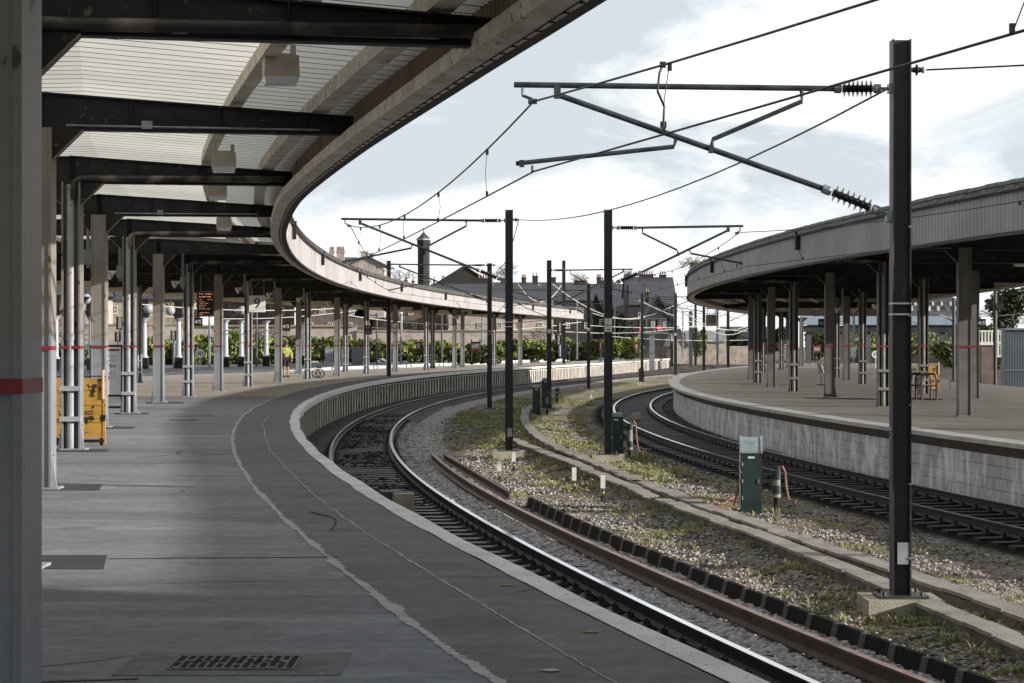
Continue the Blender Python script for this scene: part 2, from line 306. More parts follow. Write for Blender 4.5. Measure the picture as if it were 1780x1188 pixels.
PR2 = pcurve([-10, 30, 60, 80, 100, 130, 160, 200], [28, 23, 20.5, 19.3, 19.8, 23.2, 27.5, 36])
hF = lambda y: np.interp(y, [0, 15, 25, 34, 45, 100, 178], [2.2, 2.2, 2.30, 2.33, 2.33, 2.30, 2.2])
hB = lambda y: np.interp(y, [0, 16, 25, 34, 45, 60, 76, 113, 178], [2.22, 2.26, 2.43, 2.5, 2.55, 2.57, 2.46, 2.42, 2.32])
def slope(f, y): return (f(np.asarray(y)+.5)-f(np.asarray(y)-.5))
def off(f, y, d):
    s = slope(f, y); q = np.sqrt(1+s*s); return f(y)+d/q, np.asarray(y)-d*s/q
def arc(f, y0, y1, step):     # y values at equal arc length
    yy = np.linspace(y0, y1, 2000); xx = f(yy); s = np.concatenate([[0], np.cumsum(np.hypot(np.diff(xx), np.diff(yy)))])
    n = int(s[-1]/step); return np.interp(np.arange(n+1)*step, s, yy)
def sweep(mb, f, ys, prof, closed=False, caps=False, k=None, zadd=None):
    """profile [(d,z)] carried along a plan curve"""
    n = len(prof); vs = []
    for i, y in enumerate(ys):
        za = 0 if zadd is None else zadd[i]
        for d, z in prof:
            x, yy = off(f, y, d); vs.append((float(x), float(yy), z+za))
    m = n if closed else n-1
    fs = [(i*n+j, (i+1)*n+j, (i+1)*n+(j+1) % n, i*n+(j+1) % n) for i in range(len(ys)-1) for j in range(m)]
    if caps: fs += [tuple(range(n)), tuple((len(ys)-1)*n+j for j in range(n-1, -1, -1))]
    return mb.add(vs, fs, k)
def px(x, y, Y):      # the point at distance Y seen at pixel (x, y) of the photograph
    return Vector(((x-890)/FPX*Y, Y, EZ+(HOR-y)/FPX*Y))
def gp(x, y, z):      # the point of the horizontal plane z seen there
    Y = FPX*(EZ-z)/(y-HOR); return Vector(((x-890)/FPX*Y, Y, z))
def traced(pts, z, dy=3., sm=2):
    P = sorted((tuple(gp(x, y, z)) for x, y in pts), key=lambda q: q[1]); Y = np.array([q[1] for q in P]); X = np.array([q[0] for q in P])
    y0 = Y[0]-9; g = np.arange(y0, Y[-1]+9, dy); k = np.polyfit(Y[:4], X[:4], 1); k2 = np.polyfit(Y[-4:], X[-4:], 1)
    x = np.where(g < Y[0], np.polyval(k, g), np.where(g > Y[-1], np.polyval(k2, g), np.interp(g, Y, X)))
    for _ in range(sm): x[1:-1] = (x[:-2]+2*x[1:-1]+x[2:])/4
    return curve(x, y0, dy)
trA = traced([(890,761.5),(915,774),(952,788),(990,801.5),(1022,813),(1045,825),(1077,839),(1115,851.5),(1152,866.5),(1190,881.5),(1202,888),(1240,903.5),(1290,918.5),(1335,934),(1385,949),(1435,967),(1485,989.5),(1522,1008.5),(1560,1024.5),(1610,1045),(1660,1065.5),(1710,1089.5),(1780,1114)], .15)
trB = traced([(990,672),(955,688),(922,706),(912,719),(910,729),(920,744),(940,761.5),(965,775),(990,786.5),(1030,800),(1065,816.5),(1102,830),(1140,846.5),(1177,862),(1202,870),(1227,877.5),(1261,891),(1324,912),(1385,931),(1435,948),(1485,966),(1542,984.5),(1585,997),(1635,1015),(1685,1032),(1735,1048),(1780,1063)], .15)
FLc = curve(np.array([float(edgeL(y))+float(np.interp(y, [0, 15, 20, 25, 29, 34, 45], [.0, .02, .03, -.03, -.12, -.26, -.33])) for y in np.arange(-10, 271, 5.)]), -10., 5.)
ORD = ['first', 'second', 'third', 'fourth', 'fifth', 'sixth', 'seventh', 'eighth', 'ninth', 'tenth', 'eleventh', 'twelfth', 'thirteenth', 'fourteenth', 'fifteenth', 'sixteenth', 'seventeenth', 'eighteenth', 'nineteenth', 'twentieth']
# ------------------------------------------------------------ ground
def vnoise(x, y, sc, seed=0):
    """cheap smooth value noise"""
    x = np.asarray(x)*sc+seed*17.3; y = np.asarray(y)*sc+seed*9.1
    xi, yi = np.floor(x), np.floor(y); fx, fy = x-xi, y-yi; fx = fx*fx*(3-2*fx); fy = fy*fy*(3-2*fy)
    h = lambda a, b: np.modf(np.abs(np.sin(a*127.1+b*311.7+seed*74.7)*43758.5453))[0]
    return (h(xi, yi)*(1-fx)+h(xi+1, yi)*fx)*(1-fy)+(h(xi, yi+1)*(1-fx)+h(xi+1, yi+1)*fx)*fy
def fbm(x, y, sc, seed=0, o=4): return sum(vnoise(x, y, sc*2**i, seed+i)/2**i for i in range(o))/sum(1/2**i for i in range(o))
def lat(f, x, y): s = slope(f, y); return (x-f(y))/np.sqrt(1+s*s)
def ssm(a, b, v): t = np.clip((v-a)/(b-a), 0, 1); return t*t*(3-2*t)
def gz(x, y):
    d1, d2 = np.abs(lat(trk1, x, y)), np.abs(lat(trk2, x, y)); d = np.minimum(d1, d2)
    low = ssm(1.35, 2.6, d)
    bank = .075*np.exp(-(np.minimum(np.abs(x-trA(y)), np.abs(x-trB(y)))/.55)**2)*(y < 95)
    return bank-.035-.03*low+(fbm(x, y, 1.3, 3)-.5)*.08*low+(fbm(x, y, 9, 5, 3)-.5)*.05
def build_ground():
    big = MB(); big.add([(-1500, -200, -.32), (1500, -200, -.32), (1500, 2600, -.32), (-1500, 2600, -.32)], [(0, 1, 2, 3)])
    g = big.build('ground', mat('far_ground', (.13, .12, .08), .95, col2=(.09, .10, .05), sc=.03, col3=(.17, .15, .12), sc3=.2, lo3=.5, hi3=.6)); tag(g, kind='structure')
    ys = np.concatenate([np.exp(np.linspace(math.log(7), math.log(130), 520)), np.linspace(133, 420, 60)])
    nu = 460; us = np.linspace(0, 1, nu)
    X = np.empty((len(ys), nu)); Y = np.repeat(ys[:, None], nu, 1)
    for i, y in enumerate(ys):
        a, b = float(edgeL(min(y, 180)))-1.2, 23+max(0, y-60)*.33
        X[i] = a+(b-a)*us**(1.25)
    Z = gz(X, Y); Z[-1] = -.33; Z[:, -1] = -.33
    d1, d2 = lat(trk1, X, Y), lat(trk2, X, Y)
    n1, n2, n3 = fbm(X, Y, .35, 11), fbm(X, Y, 1.6, 21), fbm(X, Y, .9, 31)
    C = np.empty(X.shape+(4,)); C[..., 3] = 1
    dirt, stone, pale, dark, moss, pink = [np.array(c) for c in ((.30, .26, .225), (.38, .355, .34), (.62, .60, .605), (.05, .045, .042), (.34, .325, .17), (.50, .42, .37))]
    c = dirt+(stone-dirt)*ssm(.40, .6, n2)[..., None]
    c = c+(pink-c)*(ssm(.50, .62, n1)*.8)[..., None]
    c = c+(moss-c)*(ssm(.47, .62, n3)*ssm(24, 40, Y)*.85)[..., None]
    c = c+(moss-c)*(ssm(.50, .62, fbm(X, Y, .6, 41))*ssm(.35, .55, fbm(X, Y, 3.5, 43))*.9)[..., None]
    sh1 = (1-ssm(1.9, 2.5, np.abs(d1)))*1.0                       # clean pale ballast shoulder of the near track
    c = c+(pale-c)*sh1[..., None]*.9
    c = c+(np.array((.05, .046, .045))-c)*((1-ssm(.70, .95, np.abs(d1)))*(.85+.15*ssm(.3, .5, n2)))[..., None]
    c = c+(np.array((.17, .15, .14))-c)*ssm(-.8, -1.2, d1)[..., None]
    c = c+(dark*.6-c)*(1-ssm(1.25, 1.7, np.abs(d2+.1)))[..., None]
    c = c+(np.array((.14, .11, .105))-c)*(ssm(1.2, 1.5, d2)*.8)[..., None]
    c *= (.8+.4*fbm(X, Y, 3.1, 51))[..., None]
    C[..., :3] = np.clip(c, .01, .6)
    n = len(ys); idx = np.arange(n*nu).reshape(n, nu)
    F = np.stack([idx[:-1, :-1], idx[:-1, 1:], idx[1:, 1:], idx[1:, :-1]], -1).reshape(-1, 4)
    me = bpy.data.meshes.new('ballast_bed'); me.from_pydata(np.stack([X, Y, Z], -1).reshape(-1, 3).tolist(), [], F.tolist())
    at = me.color_attributes.new('Col', 'FLOAT_COLOR', 'POINT'); at.data.foreach_set('color', C.reshape(-1)); 
    m = bpy.data.materials.new('ballast_and_dirt'); m.use_nodes = True; N = m.node_tree.nodes; L = m.node_tree.links; b = N['Principled BSDF']
    b.inputs['Roughness'].default_value = 1; b.inputs['Specular IOR Level'].default_value = .05
    tc = N.new('ShaderNodeTexCoord'); vc = N.new('ShaderNodeVertexColor'); vc.layer_name = 'Col'
    nz = N.new('ShaderNodeTexNoise'); nz.inputs['Scale'].default_value = 9; L.new(tc.outputs['Object'], nz.inputs['Vector'])
    mixv = N.new('ShaderNodeMixRGB'); mixv.inputs[0].default_value = .06; L.new(tc.outputs['Object'], mixv.inputs[1]); L.new(nz.outputs['Color'], mixv.inputs[2])
    vo = N.new('ShaderNodeTexVoronoi'); vo.inputs['Scale'].default_value = 24; L.new(mixv.outputs[0], vo.inputs['Vector'])
    ve = N.new('ShaderNodeTexVoronoi'); ve.feature = 'DISTANCE_TO_EDGE'; ve.inputs['Scale'].default_value = 24; L.new(mixv.outputs[0], ve.inputs['Vector'])
    sp = N.new('ShaderNodeSeparateColor'); L.new(vo.outputs['Color'], sp.inputs[0])
    mr = N.new('ShaderNodeMapRange'); L.new(sp.outputs[0], mr.inputs[0]); mr.inputs[3].default_value = .40; mr.inputs[4].default_value = 1.9
    mul = N.new('ShaderNodeMixRGB'); mul.blend_type = 'MULTIPLY'; mul.inputs[0].default_value = 1; L.new(vc.outputs[0], mul.inputs[1]); L.new(mr.outputs[0], mul.inputs[2])
    L.new(mul.outputs[0], b.inputs['Base Color'])
    me2 = N.new('ShaderNodeMapRange'); L.new(ve.outputs['Distance'], me2.inputs[0]); me2.inputs[2].default_value = .35
    hh = N.new('ShaderNodeMath'); hh.operation = 'MULTIPLY_ADD'; L.new(me2.outputs[0], hh.inputs[0]); hh.inputs[1].default_value = 1; L.new(sp.outputs[1], hh.inputs[2])
    bp = N.new('ShaderNodeBump'); bp.inputs['Strength'].default_value = 1; bp.inputs['Distance'].default_value = .05; L.new(hh.outputs[0], bp.inputs['Height']); L.new(bp.outputs[0], b.inputs['Normal'])
    me.materials.append(m); o = bpy.data.objects.new('ballast_bed', me); COL.objects.link(o); tag(o, kind='structure')
    # loose stones standing proud of the bed, one mesh nobody could count
    t = (1+5**.5)/2; ico = np.array([(-1, t, 0), (1, t, 0), (-1, -t, 0), (1, -t, 0), (0, -1, t), (0, 1, t), (0, -1, -t), (0, 1, -t), (t, 0, -1), (t, 0, 1), (-t, 0, -1), (-t, 0, 1)], float); ico /= np.linalg.norm(ico[0])
    icf = np.array([(0, 11, 5), (0, 5, 1), (0, 1, 7), (0, 7, 10), (0, 10, 11), (1, 5, 9), (5, 11, 4), (11, 10, 2), (10, 7, 6), (7, 1, 8), (3, 9, 4), (3, 4, 2), (3, 2, 6), (3, 6, 8), (3, 8, 9), (4, 9, 5), (2, 4, 11), (6, 2, 10), (8, 6, 7), (9, 8, 1)])
    def stones(name, x, y, r, mt, lift=.35):
        n = len(x); v = ico[None]*(r[:, None, None]*(.65+.7*RNG.random((n, 12, 1)))); v = v*np.stack([.8+.6*RNG.random(n), .8+.6*RNG.random(n), .55+.4*RNG.random(n)], -1)[:, None, :]
        a = RNG.random(n)*6.28; ca, sa = np.cos(a)[:, None], np.sin(a)[:, None]
        v = np.stack([v[..., 0]*ca-v[..., 1]*sa, v[..., 0]*sa+v[..., 1]*ca, v[..., 2]], -1)
        v += np.stack([x, y, gz(x, y)+r*lift], -1)[:, None, :]
        f = (icf[None]+(np.arange(n)*12)[:, None, None]).reshape(-1, 3)
        me = bpy.data.meshes.new(name); me.vertices.add(n*12); me.vertices.foreach_set('co', v.reshape(-1)); 
        me.loops.add(len(f)*3); me.loops.foreach_set('vertex_index', f.reshape(-1)); me.polygons.add(len(f)); me.polygons.foreach_set('loop_start', np.arange(len(f))*3); me.polygons.foreach_set('loop_total', np.full(len(f), 3)); me.update(); me.validate()
        me.materials.append(mt); ob = bpy.data.objects.new(name, me); COL.objects.link(ob); tag(ob, 'loose angular grey track stones scattered over the ballast beside the rails', 'gravel', kind='stuff'); return ob
    def isl(name, c1, c2):
        m = bpy.data.materials.new(name); m.use_nodes = True; N = m.node_tree.nodes; L = m.node_tree.links
        g = N.new('ShaderNodeNewGeometry'); r = N.new('ShaderNodeValToRGB'); L.new(g.outputs['Random Per Island'], r.inputs[0])
        r.color_ramp.elements[0].color = (*c1, 1); r.color_ramp.elements[1].color = (*c2, 1); L.new(r.outputs[0], N['Principled BSDF'].inputs['Base Color']); N['Principled BSDF'].inputs['Roughness'].default_value = 1; N['Principled BSDF'].inputs['Specular IOR Level'].default_value = .05; return m
    def field(n, f, d0, d1, y0, y1, pw=1.6):
        y = y0+(y1-y0)*RNG.random(n)**pw; d = d0+(d1-d0)*RNG.random(n); x, yy = off(f, y, d); return x, yy
    x, y = field(26000, trk1, .84, 1.5, 13.5, 46); x2, y2 = field(9000, trk1, 1.62, 2.25, 13.5, 30); x3, y3 = field(9000, trk1, .80, 2.2, 46, 75, 1.2)
    x, y = np.concatenate([x, x2, x3]), np.concatenate([y, y2, y3])
    stones('track_ballast', x, y, .014+.022*RNG.random(len(x)), isl('pale_stone_mix', (.24, .225, .22), (.62, .60, .60)), .5)
    x, y = field(34000, trk1, 2.2, 6.8, 15, 42, 1.8); x2, y2 = field(20000, trk1, 2.0, 8.0, 30, 80, 1.5); x, y = np.concatenate([x, x2]), np.concatenate([y, y2])
    k = RNG.random(len(x)) < ssm(.28, .55, fbm(x, y, .8, 77)); x, y = x[k], y[k]
    k = np.abs(lat(trk2, x, y)) > 1.6; x, y = x[k], y[k]
    stones('cess_gravel', x, y, (.008+.020*RNG.random(len(x))**1.6)*(1+.4*(y > 40)), isl('cess_stone_mix', (.07, .062, .06), (.50, .465, .44)), .4)
    x, y = field(14000, trk2, .9, 2.6, 30, 90, 1.4); stones('wall_foot_ballast', x, y, .016+.022*RNG.random(len(x)), isl('reddish_stone_mix', (.06, .048, .045), (.22, .18, .17)), .5)
    x, y = field(7000, trk1, -.68, .68, 36, 85, 1.); k = RNG.random(len(x)) < ssm(.42, .6, fbm(x, y, .5, 78)); x, y = x[k], y[k]
    stones('dark_ballast', x, y, .015+.022*RNG.random(len(x)), isl('sooty_stone_mix', (.02, .018, .018), (.10, .09, .09)), 1.2)
build_ground()

# ------------------------------------------------------------ tracks
RAILP = [(-.036, .0), (.036, .0), (.036, -.028), (.012, -.042), (.009, -.115), (.030, -.128), (.070, -.140), (.070, -.152), (-.070, -.152), (-.070, -.140), (-.030, -.128), (-.009, -.115), (-.012, -.042), (-.036, -.028)]
def rail(f, d, y0, y1, parent, name='rail', mats=None, z=ZR, step=.5, sc=1.):
    mb = MB(); ys = arc(f, y0, y1, step); vs = []
    n = len(RAILP)
    sweep(mb, f, ys, [(d+a*sc, z+b*sc) for a, b in RAILP], closed=True, caps=True)
    k = 0
    for i in range(len(ys)-1):
        for j in range(n): mb.mi[k] = 0 if j == 0 else 1; k += 1
    return mb.build(name, mats or [M['railtop'], M['railside']], parent, world=True)
SLP = None
def make_track(name, f, y0, y1, label, sy0, ns, fill, sl_w, over=None):
    global SLP
    t = empty(name, (float(f(y0)), y0, 0), label=label, cat='railway track', group='curving railway tracks')
    rail(f, -.7525, y0, y1, t); rail(f, .7525, y0, y1, t)
    if SLP is None:
        mb = MB(); mb.box((0, 0, -.055), (2.5, .24, .12))
        mb.k = 1
        for s in (-1, 1):
            mb.box((s*.7525, 0, .009), (.40, .17, .012))
            for q in (-.11, .11):
                mb.box((s*.7525+q, 0, .045), (.05, .11, .06)); mb.tube([(s*.7525+q*1.1, -.05, .05), (s*.7525+q*1.25, -.055, .085), (s*.7525+q*1.1, -.03, .10), (s*.7525+q*.95, 0, .085)], .011, 5)
        SLP = mb
        me0 = mb.build('sleeper', [M['sleeper'], M['iron']], t); base = me0.data; first = me0
    else: base = bpy.data.meshes['sleeper']; first = None
    ys = arc(f, sy0, y1, .65)
    for i, y in enumerate(ys[:ns]):
        if i == 0 and first is not None: o = first
        else: o = bpy.data.objects.new('sleeper', base); COL.objects.link(o); o.parent = t
        s = float(slope(f, y)); o.location = (float(f(y))-t.location.x, y-t.location.y, RNG.normal(0, .003)); o.rotation_euler = (0, 0, -math.atan(s)+RNG.normal(0, .006))
        if over: o.material_slots[0].link = 'OBJECT'; o.material_slots[0].material = over
    mb = MB()
    for y in ys[ns:]:
        mb.box((float(f(y)), y, -.055), (2.5, .24, .12), -math.atan(float(slope(f, y))))
    o = mb.build('distant_sleepers', over or M['sleeper'], t, world=True); tag(o, kind='stuff')
    return t
T1 = make_track('railway_track', trk1, 4, 285, 'near railway track curving along the edge of the sheet-piled platform, polished rail tops', 13, 99, True, 1)
T2 = make_track('railway_track', trk2, 18, 285, 'far railway track on dark ballast curving along the pale block platform wall', 28, 99, True, 1, mat('darker_timber', (.022, .02, .02), .5, col2=(.012, .011, .011), sc=6, bump=.4, bsc=25, col3=(.05, .048, .046), sc3=9, lo3=.62, hi3=.75))  # far track sleepers in a darker timber tone

# loose rails lying in the middle
def rust_f(y): x, yy = off(trk1, y, .7525+.86); return x
ob = rail(trk1, 1.62, 9, 51, None, 'long_spare_rail', [M['rusttop'], M['rust']], z=.165, sc=1.05); tag(ob, 'long rusty spare rail lying on the ballast beside the near track', 'spare rail')
mb = MB(); a, b2 = gp(772, 795, .09), gp(885, 862, .09); d = (b2-a).normalized(); nrm = Vector((d.y, -d.x, 0))
pr = [(-.036, .075), (.036, .075), (.036, .05), (.01, .035), (.01, -.04), (.07, -.06), (.07, -.072), (-.07, -.072), (-.07, -.06), (-.01, -.04), (-.01, .035), (-.036, .05)]
mb.add([tuple(q+nrm*u*-1+Vector((0, 0, w))) for q in (a, b2) for u, w in pr], [(i, (i+1) % 12, 12+(i+1) % 12, 12+i) for i in range(12)]+[tuple(range(11, -1, -1)), tuple(range(12, 24))])
tag(mb.build('short_spare_rail', M['rust']), 'short rusty offcut of rail lying behind the long spare rail', 'spare rail')
# black rubber edging made of metre-long units
mb = MB(); ys = arc(trk1, 9, 37, .74)
for i in range(len(ys)-1):
    y0, y1 = ys[i], ys[i+1]; g1 = y0+(y1-y0)*.80; jz = RNG.normal(0, .003)
    sweep(mb, trk1, [y0+(y1-y0)*.012, g1], [(2.20, -.07), (2.245, .115+jz), (2.285, .118+jz), (2.30, -.07)], closed=True, caps=True, k=0)
    sweep(mb, trk1, [g1, y1], [(2.195, -.07), (2.24, .112+jz), (2.28, .114+jz), (2.295, -.07)], closed=True, caps=True, k=1)
    for q in range(6):
        h = .10-.028*q; dd = 2.236-.0068*q
        sweep(mb, trk1, [g1+(y1-y0)*.01, y1-(y1-y0)*.02], [(dd-.008, h-.008), (dd+.002, h+.006), (dd+.006, h-.014)], closed=True, k=1)
tag(mb.build('rubber_edging', [M['rubber'], M['rib']]), 'black rubber edging strip with ribbed grey joints beyond the rusty spare rail', 'edging strip')
# concrete cable troughs with separate lids
def trough(f, y0, y1, w, label, skip=()):
    t = empty('cable_trough', (float(f(y0)), y0, 0), label=label, cat='cable trough', group='concrete cable troughs')
    ys = arc(f, y0, y1, .9); lids = MB(); wall = MB(); fine = arc(f, y0, y1, .3)
    sweep(wall, f, fine, [(-w/2+.01, -.2), (-w/2+.01, .105), (-w/2+.06, .105), (-w/2+.06, -.2)], closed=True, caps=True)
    sweep(wall, f, fine, [(w/2-.06, -.2), (w/2-.06, .105), (w/2-.01, .105), (w/2-.01, -.2)], closed=True, caps=True)
    for i in range(len(ys)-1):
        if i in skip: continue
        dz, jd, g = RNG.normal(0, .009), RNG.normal(0, .012), (ys[i+1]-ys[i])*.012
        lids = MB(); sweep(lids, f, [ys[i]+g, (ys[i]+ys[i+1])/2, ys[i+1]-g], [(-w/2+jd, .112+dz), (-w/2+jd, .15+dz), (w/2+jd, .15+dz), (w/2+jd, .112+dz)], closed=True, caps=True); lids.build('lid', M['trough'], t, world=True)
    wall.build('trough_wall', M['troughwall'], t, world=True); return t
trough(trA, 12, 60, .27, 'concrete cable trough nearer to the near track, lids shifted out of line', (6, 27))
trough(trB, 13, 93, .28, 'concrete cable trough further from the near track, straighter lids', (31,))

# ------------------------------------------------------------ left platform
plat = empty('platform', (-4, 12, 0)); tag(plat, kind='structure')
PTOP = tarmac('tarmac_platform', (.245, .26, .292), (.15, .16, .18), (.32, .335, .36)); PEDGE = tarmac('edge_tarmac', (.155, .157, .165), (.11, .112, .118), (.20, .202, .21), (.5, 1, 1), .6)
PBROWN = tarmac('brown_paving', (.46, .415, .36), (.33, .295, .255), (.54, .495, .44), (.3, 1, 1), .1)
def plat_strip(name, ys, fa, fb, z, m, n=6):
    mb = MB(); vs = []
    for y in ys:
        (xa, ya), (xb, yb) = fa(y), fb(y)
        for i in range(n+1): t = i/n; vs.append((xa+(xb-xa)*t, ya+(yb-ya)*t, z))
    fs = [(i*(n+1)+j, i*(n+1)+j+1, (i+1)*(n+1)+j+1, (i+1)*(n+1)+j) for i in range(len(ys)-1) for j in range(n)]
    mb.add(vs, fs); o = mb.build(name, m, plat, world=True); return o
F2 = lambda f, d: (lambda y: tuple(float(q) for q in off(f, y, d)))
FX = lambda f: (lambda y: (float(f(y)), float(y)))
yn = arc(edgeL, -10, 266, 1.0)
plat_strip('edge_strip', yn, F2(edgeL, -1.28), F2(edgeL, -.20), ZP, PEDGE, 4)
ya = [y for y in yn if y <= 67.9]+[67.9]; yb = [67.9]+[y for y in yn if y > 67.9]
plat_strip('near_paving', ya, FX(P2), F2(edgeL, -1.28), ZP, PTOP, 14)
def clampP(y): return (min(float(P2(y)), float(edgeL(y))-2.0), float(y))
plat_strip('brown_paving', yb, clampP, F2(edgeL, -1.28), ZP, PBROWN, 14)
# wall of vertical piles below the coping
mb = MB(); sweep(mb, edgeL, yn, [(-.245, -.4), (-.245, ZP-.14), (-.19, ZP-.14)]); mb.build('wall_back', M['pileshade'], plat, world=True)  # black backing puts the shade between the piles into colour
mb = MB(); y = 13.
while y < 262:
    st = 1.2-.5*ssm(95, 190, y); w = st*(.42+.16*ssm(130, 190, y))*RNG.uniform(.85, 1.1); zt = ZP-.22
    sweep(mb, edgeL, [y-w/2, y-w/4, y+w/4, y+w/2], [(-.25, -.3), (-.215, -.3), (-.215, zt), (-.25, zt)], closed=True, caps=True); y += st
mb.build('pile_wall', M['pile'], plat, world=True)
mb = MB(); sweep(mb, edgeL, yn, [(-.30, ZP-.32), (-.22, ZP-.32), (-.22, ZP-.24), (-.30, ZP-.24)], closed=True); mb.build('wall_rail', M['pile'], plat, world=True)
# white nosing, worn edge
mb = MB(); yc = arc(edgeL, -10, 266, .22); vs = []
for i, y in enumerate(yc):
    w = .20+.05*(float(fbm(float(y), 0., .9, 61))-.5)+.02*(float(fbm(float(y), 3., 4, 62))-.5); e = .012*math.sin(y*1.3)
    for d, z in ((-w, ZP+.006), (e-.015, ZP+.006), (e, ZP-.01), (e, ZP-.15), (-.2, ZP-.15)):
        x, yy = off(edgeL, y, d); vs.append((float(x), float(yy), z))
mb.add(vs, [(i*5+j, (i+1)*5+j, (i+1)*5+j+1, i*5+j+1) for i in range(len(yc)-1) for j in range(4)]); mb.build('white_edge', M['coping'], plat, world=True)
mb = MB(); x0, y0 = off(edgeL, 266., 0); p2 = clampP(266.); mb.add([(x0, y0, -.4), (x0, y0, ZP), (p2[0], p2[1], ZP), (p2[0], p2[1], -.4)], [(0, 1, 2, 3)])
sweep(mb, lambda y: np.minimum(P2(y), edgeL(y)-2.0), yn, [(0, -.4), (0, ZP)]); mb.build('rear_wall', M['trough'], plat, world=True)
# filler lines in the tarmac
def crack(name, d0, wmin, wmax, y0, y1, label, seed):
    mb = MB(); ys = arc(edgeL, y0, y1, .05); vs = []
    for y in ys:
        c = d0+(float(fbm(y, seed, .35, seed))-.5)*.09+(float(fbm(y, seed, 3, seed+1))-.5)*.035+(float(fbm(y, seed, 14, seed+9))-.5)*.03; w = wmin+(wmax-wmin)*max(0, float(fbm(y, seed+3, 2.2, seed+2))-.25)*1.6
        wj = w*(.55+.9*RNG.random())
        for s in (-1, 1): x, yy = off(edgeL, y, c+s*wj/2); vs.append((float(x), float(yy), ZP+.004))
    mb.add(vs, [(2*i, 2*i+1, 2*i+3, 2*i+2) for i in range(len(ys)-1)]); return mb.build(name, M['crackw'], plat, world=True)
crack('wide_filler_line', -1.28, .03, .10, 6, 68, '', 5); crack('thin_filler_line', -.72, .006, .026, 6, 50, '', 25)
# column shade painted as dark patches, then joints and covers set in the paving
mb = MB()
for (x0, x1, yy0, yy1) in ((85, 186, 966, 990), (100, 178, 843, 853), (120, 190, 781, 786), (186, 236, 742, 746), (230, 262, 718, 721), (285, 322, 699, 702)):
    a, b_, c, d = gp(x0-30, yy1, ZP), gp(x1-6, yy1, ZP), gp(x1, yy0, ZP), gp(x0-30, yy0, ZP); mb.add([tuple(q+Vector((0, 0, .004))) for q in (a, b_, c, d)], [(0, 1, 2, 3)])
mb.build('column_shade_patch', M['patch'], plat, world=True)
mb = MB()
for (pa, pb, w) in (((190, 972), (590, 969), .035), ((0, 1189), (240, 1181), .03),):
    a, b_ = gp(*pa, ZP), gp(*pb, ZP); mb.box(((a.x+b_.x)/2, (a.y+b_.y)/2, ZP+.002), ((b_-a).length, w, .004), math.atan2(b_.y-a.y, b_.x-a.x))
mb.build('paving_joint', M['patch'], plat, world=True)
a, b_, c, d = gp(212, 1178, ZP), gp(615, 1172, ZP), gp(590, 1128, ZP), gp(214, 1130, ZP)
cov = empty('drain_cover', tuple(gp(410, 1155, ZP)), label='cast iron drain cover with rows of short slots in the near tarmac', cat='drain cover', group='drain covers in the platform')
mb = MB(); cy = (b_.y+c.y)/2; cx = gp(410, 1155, ZP).x
mb.box((0, 0, .002), (1.12, .78, .006), 0, 0); mb.build('concrete_surround', mat('surround', (.19, .195, .205), .9, col2=(.12, .125, .13), sc=4, bump=.4, bsc=50, col3=(.30, .30, .30), sc3=12, lo3=.62, hi3=.7), cov)
mb = MB(); mb.box((.0, .0, .008), (.63, .46, .010)); mb.build('cover_plate', M['ironplate'], cov)
mb = MB()
for i in range(14):
    for j in range(9):
        if (i*7+j*3) % 11 == 0 or (j == 4 and i % 4 != 1): continue
        mb.box((-.285+i*.044, -.18+j*.045, .0145), (.026, .026, .004), .35)
for (q, w, hh) in (((-.30, 0), .006, .42), ((.30, 0), .006, .42)): mb.box((q[0], q[1], .0145), (w, hh, .004))
for i in range(5): mb.box((-.2+.1*i, 0.0, .0145), (.07, .014, .004), .1)
mb.build('slots', M['gap'], cov)
g2 = empty('drain_cover', tuple(gp(320, 731, ZP)), label='small distant drain cover with a dotted slot row beyond the yellow trolley', cat='drain cover', group='drain covers in the platform')
mb = MB(); mb.box((0, 0, .003), (.62, .45, .008)); mb.build('cover_plate', M['ironplate'], g2); mb = MB()
for i in range(9): mb.box((-.26+i*.065, 0, .009), (.035, .3, .004))
mb.build('slots', M['gap'], g2)
for i, (x, y) in enumerate(((880, 1017), (1028, 1098), (957, 1165))):
    p = gp(x, y, ZP+.006); mb = MB(); mb.tube([p, p+Vector((0, 0, .001))], .045, 14); tag(mb.build('survey_mark', M['paintmark'] if i < 2 else M['crackw']), ['round yellow paint mark on the tarmac, farther of two', 'round yellow paint mark on the tarmac, nearer of two', 'round white paint mark near the bottom of the platform'][i], 'paint mark')
# curled crack
mb = MB(); pts = [gp(x, y, ZP+.004) for x, y in ((540, 890), (560, 896), (577, 899), (584, 905), (583, 912), (578, 918), (576, 922))]
mb.tube(pts, .006, 4); mb.build('curled_crack', M['gap'], plat, world=True)

# ------------------------------------------------------------ right platform
plR = empty('far_platform', (9, 40, 0)); tag(plR, kind='structure')
ysR = arc(edgeR, 6, 190, 1.0)
PR = tarmac('brown_grey_paving', (.21, .197, .175), (.14, .13, .115), (.28, .265, .24), (.35, 1, 1), .4)
plat_, plat = plat, plR
plat_strip('paving', ysR, F2(edgeR, .48), FX(PR2), ZP, PR, 12)
plat = plat_
mb = MB(); yc = arc(edgeR, 6, 190, .9)
for i in range(len(yc)-1):
    g = (yc[i+1]-yc[i])*.004; dz = RNG.normal(0, .002)
    sweep(mb, edgeR, [yc[i]+g, (yc[i]+yc[i+1])/2, yc[i+1]-g], [(0, ZP-.075+dz), (0, ZP+.004+dz), (.48, ZP+.004+dz), (.48, ZP-.075+dz)], closed=True, caps=True)
mb.build('coping', M['copingR'], plR, world=True)
corb = mat('corbel_brick', (.15, .115, .10), .85, col2=(.095, .072, .065), sc=5, stretch=(1, 1, .4), bump=.4, bsc=14, col3=(.30, .27, .26), sc3=7, lo3=.63, hi3=.75)
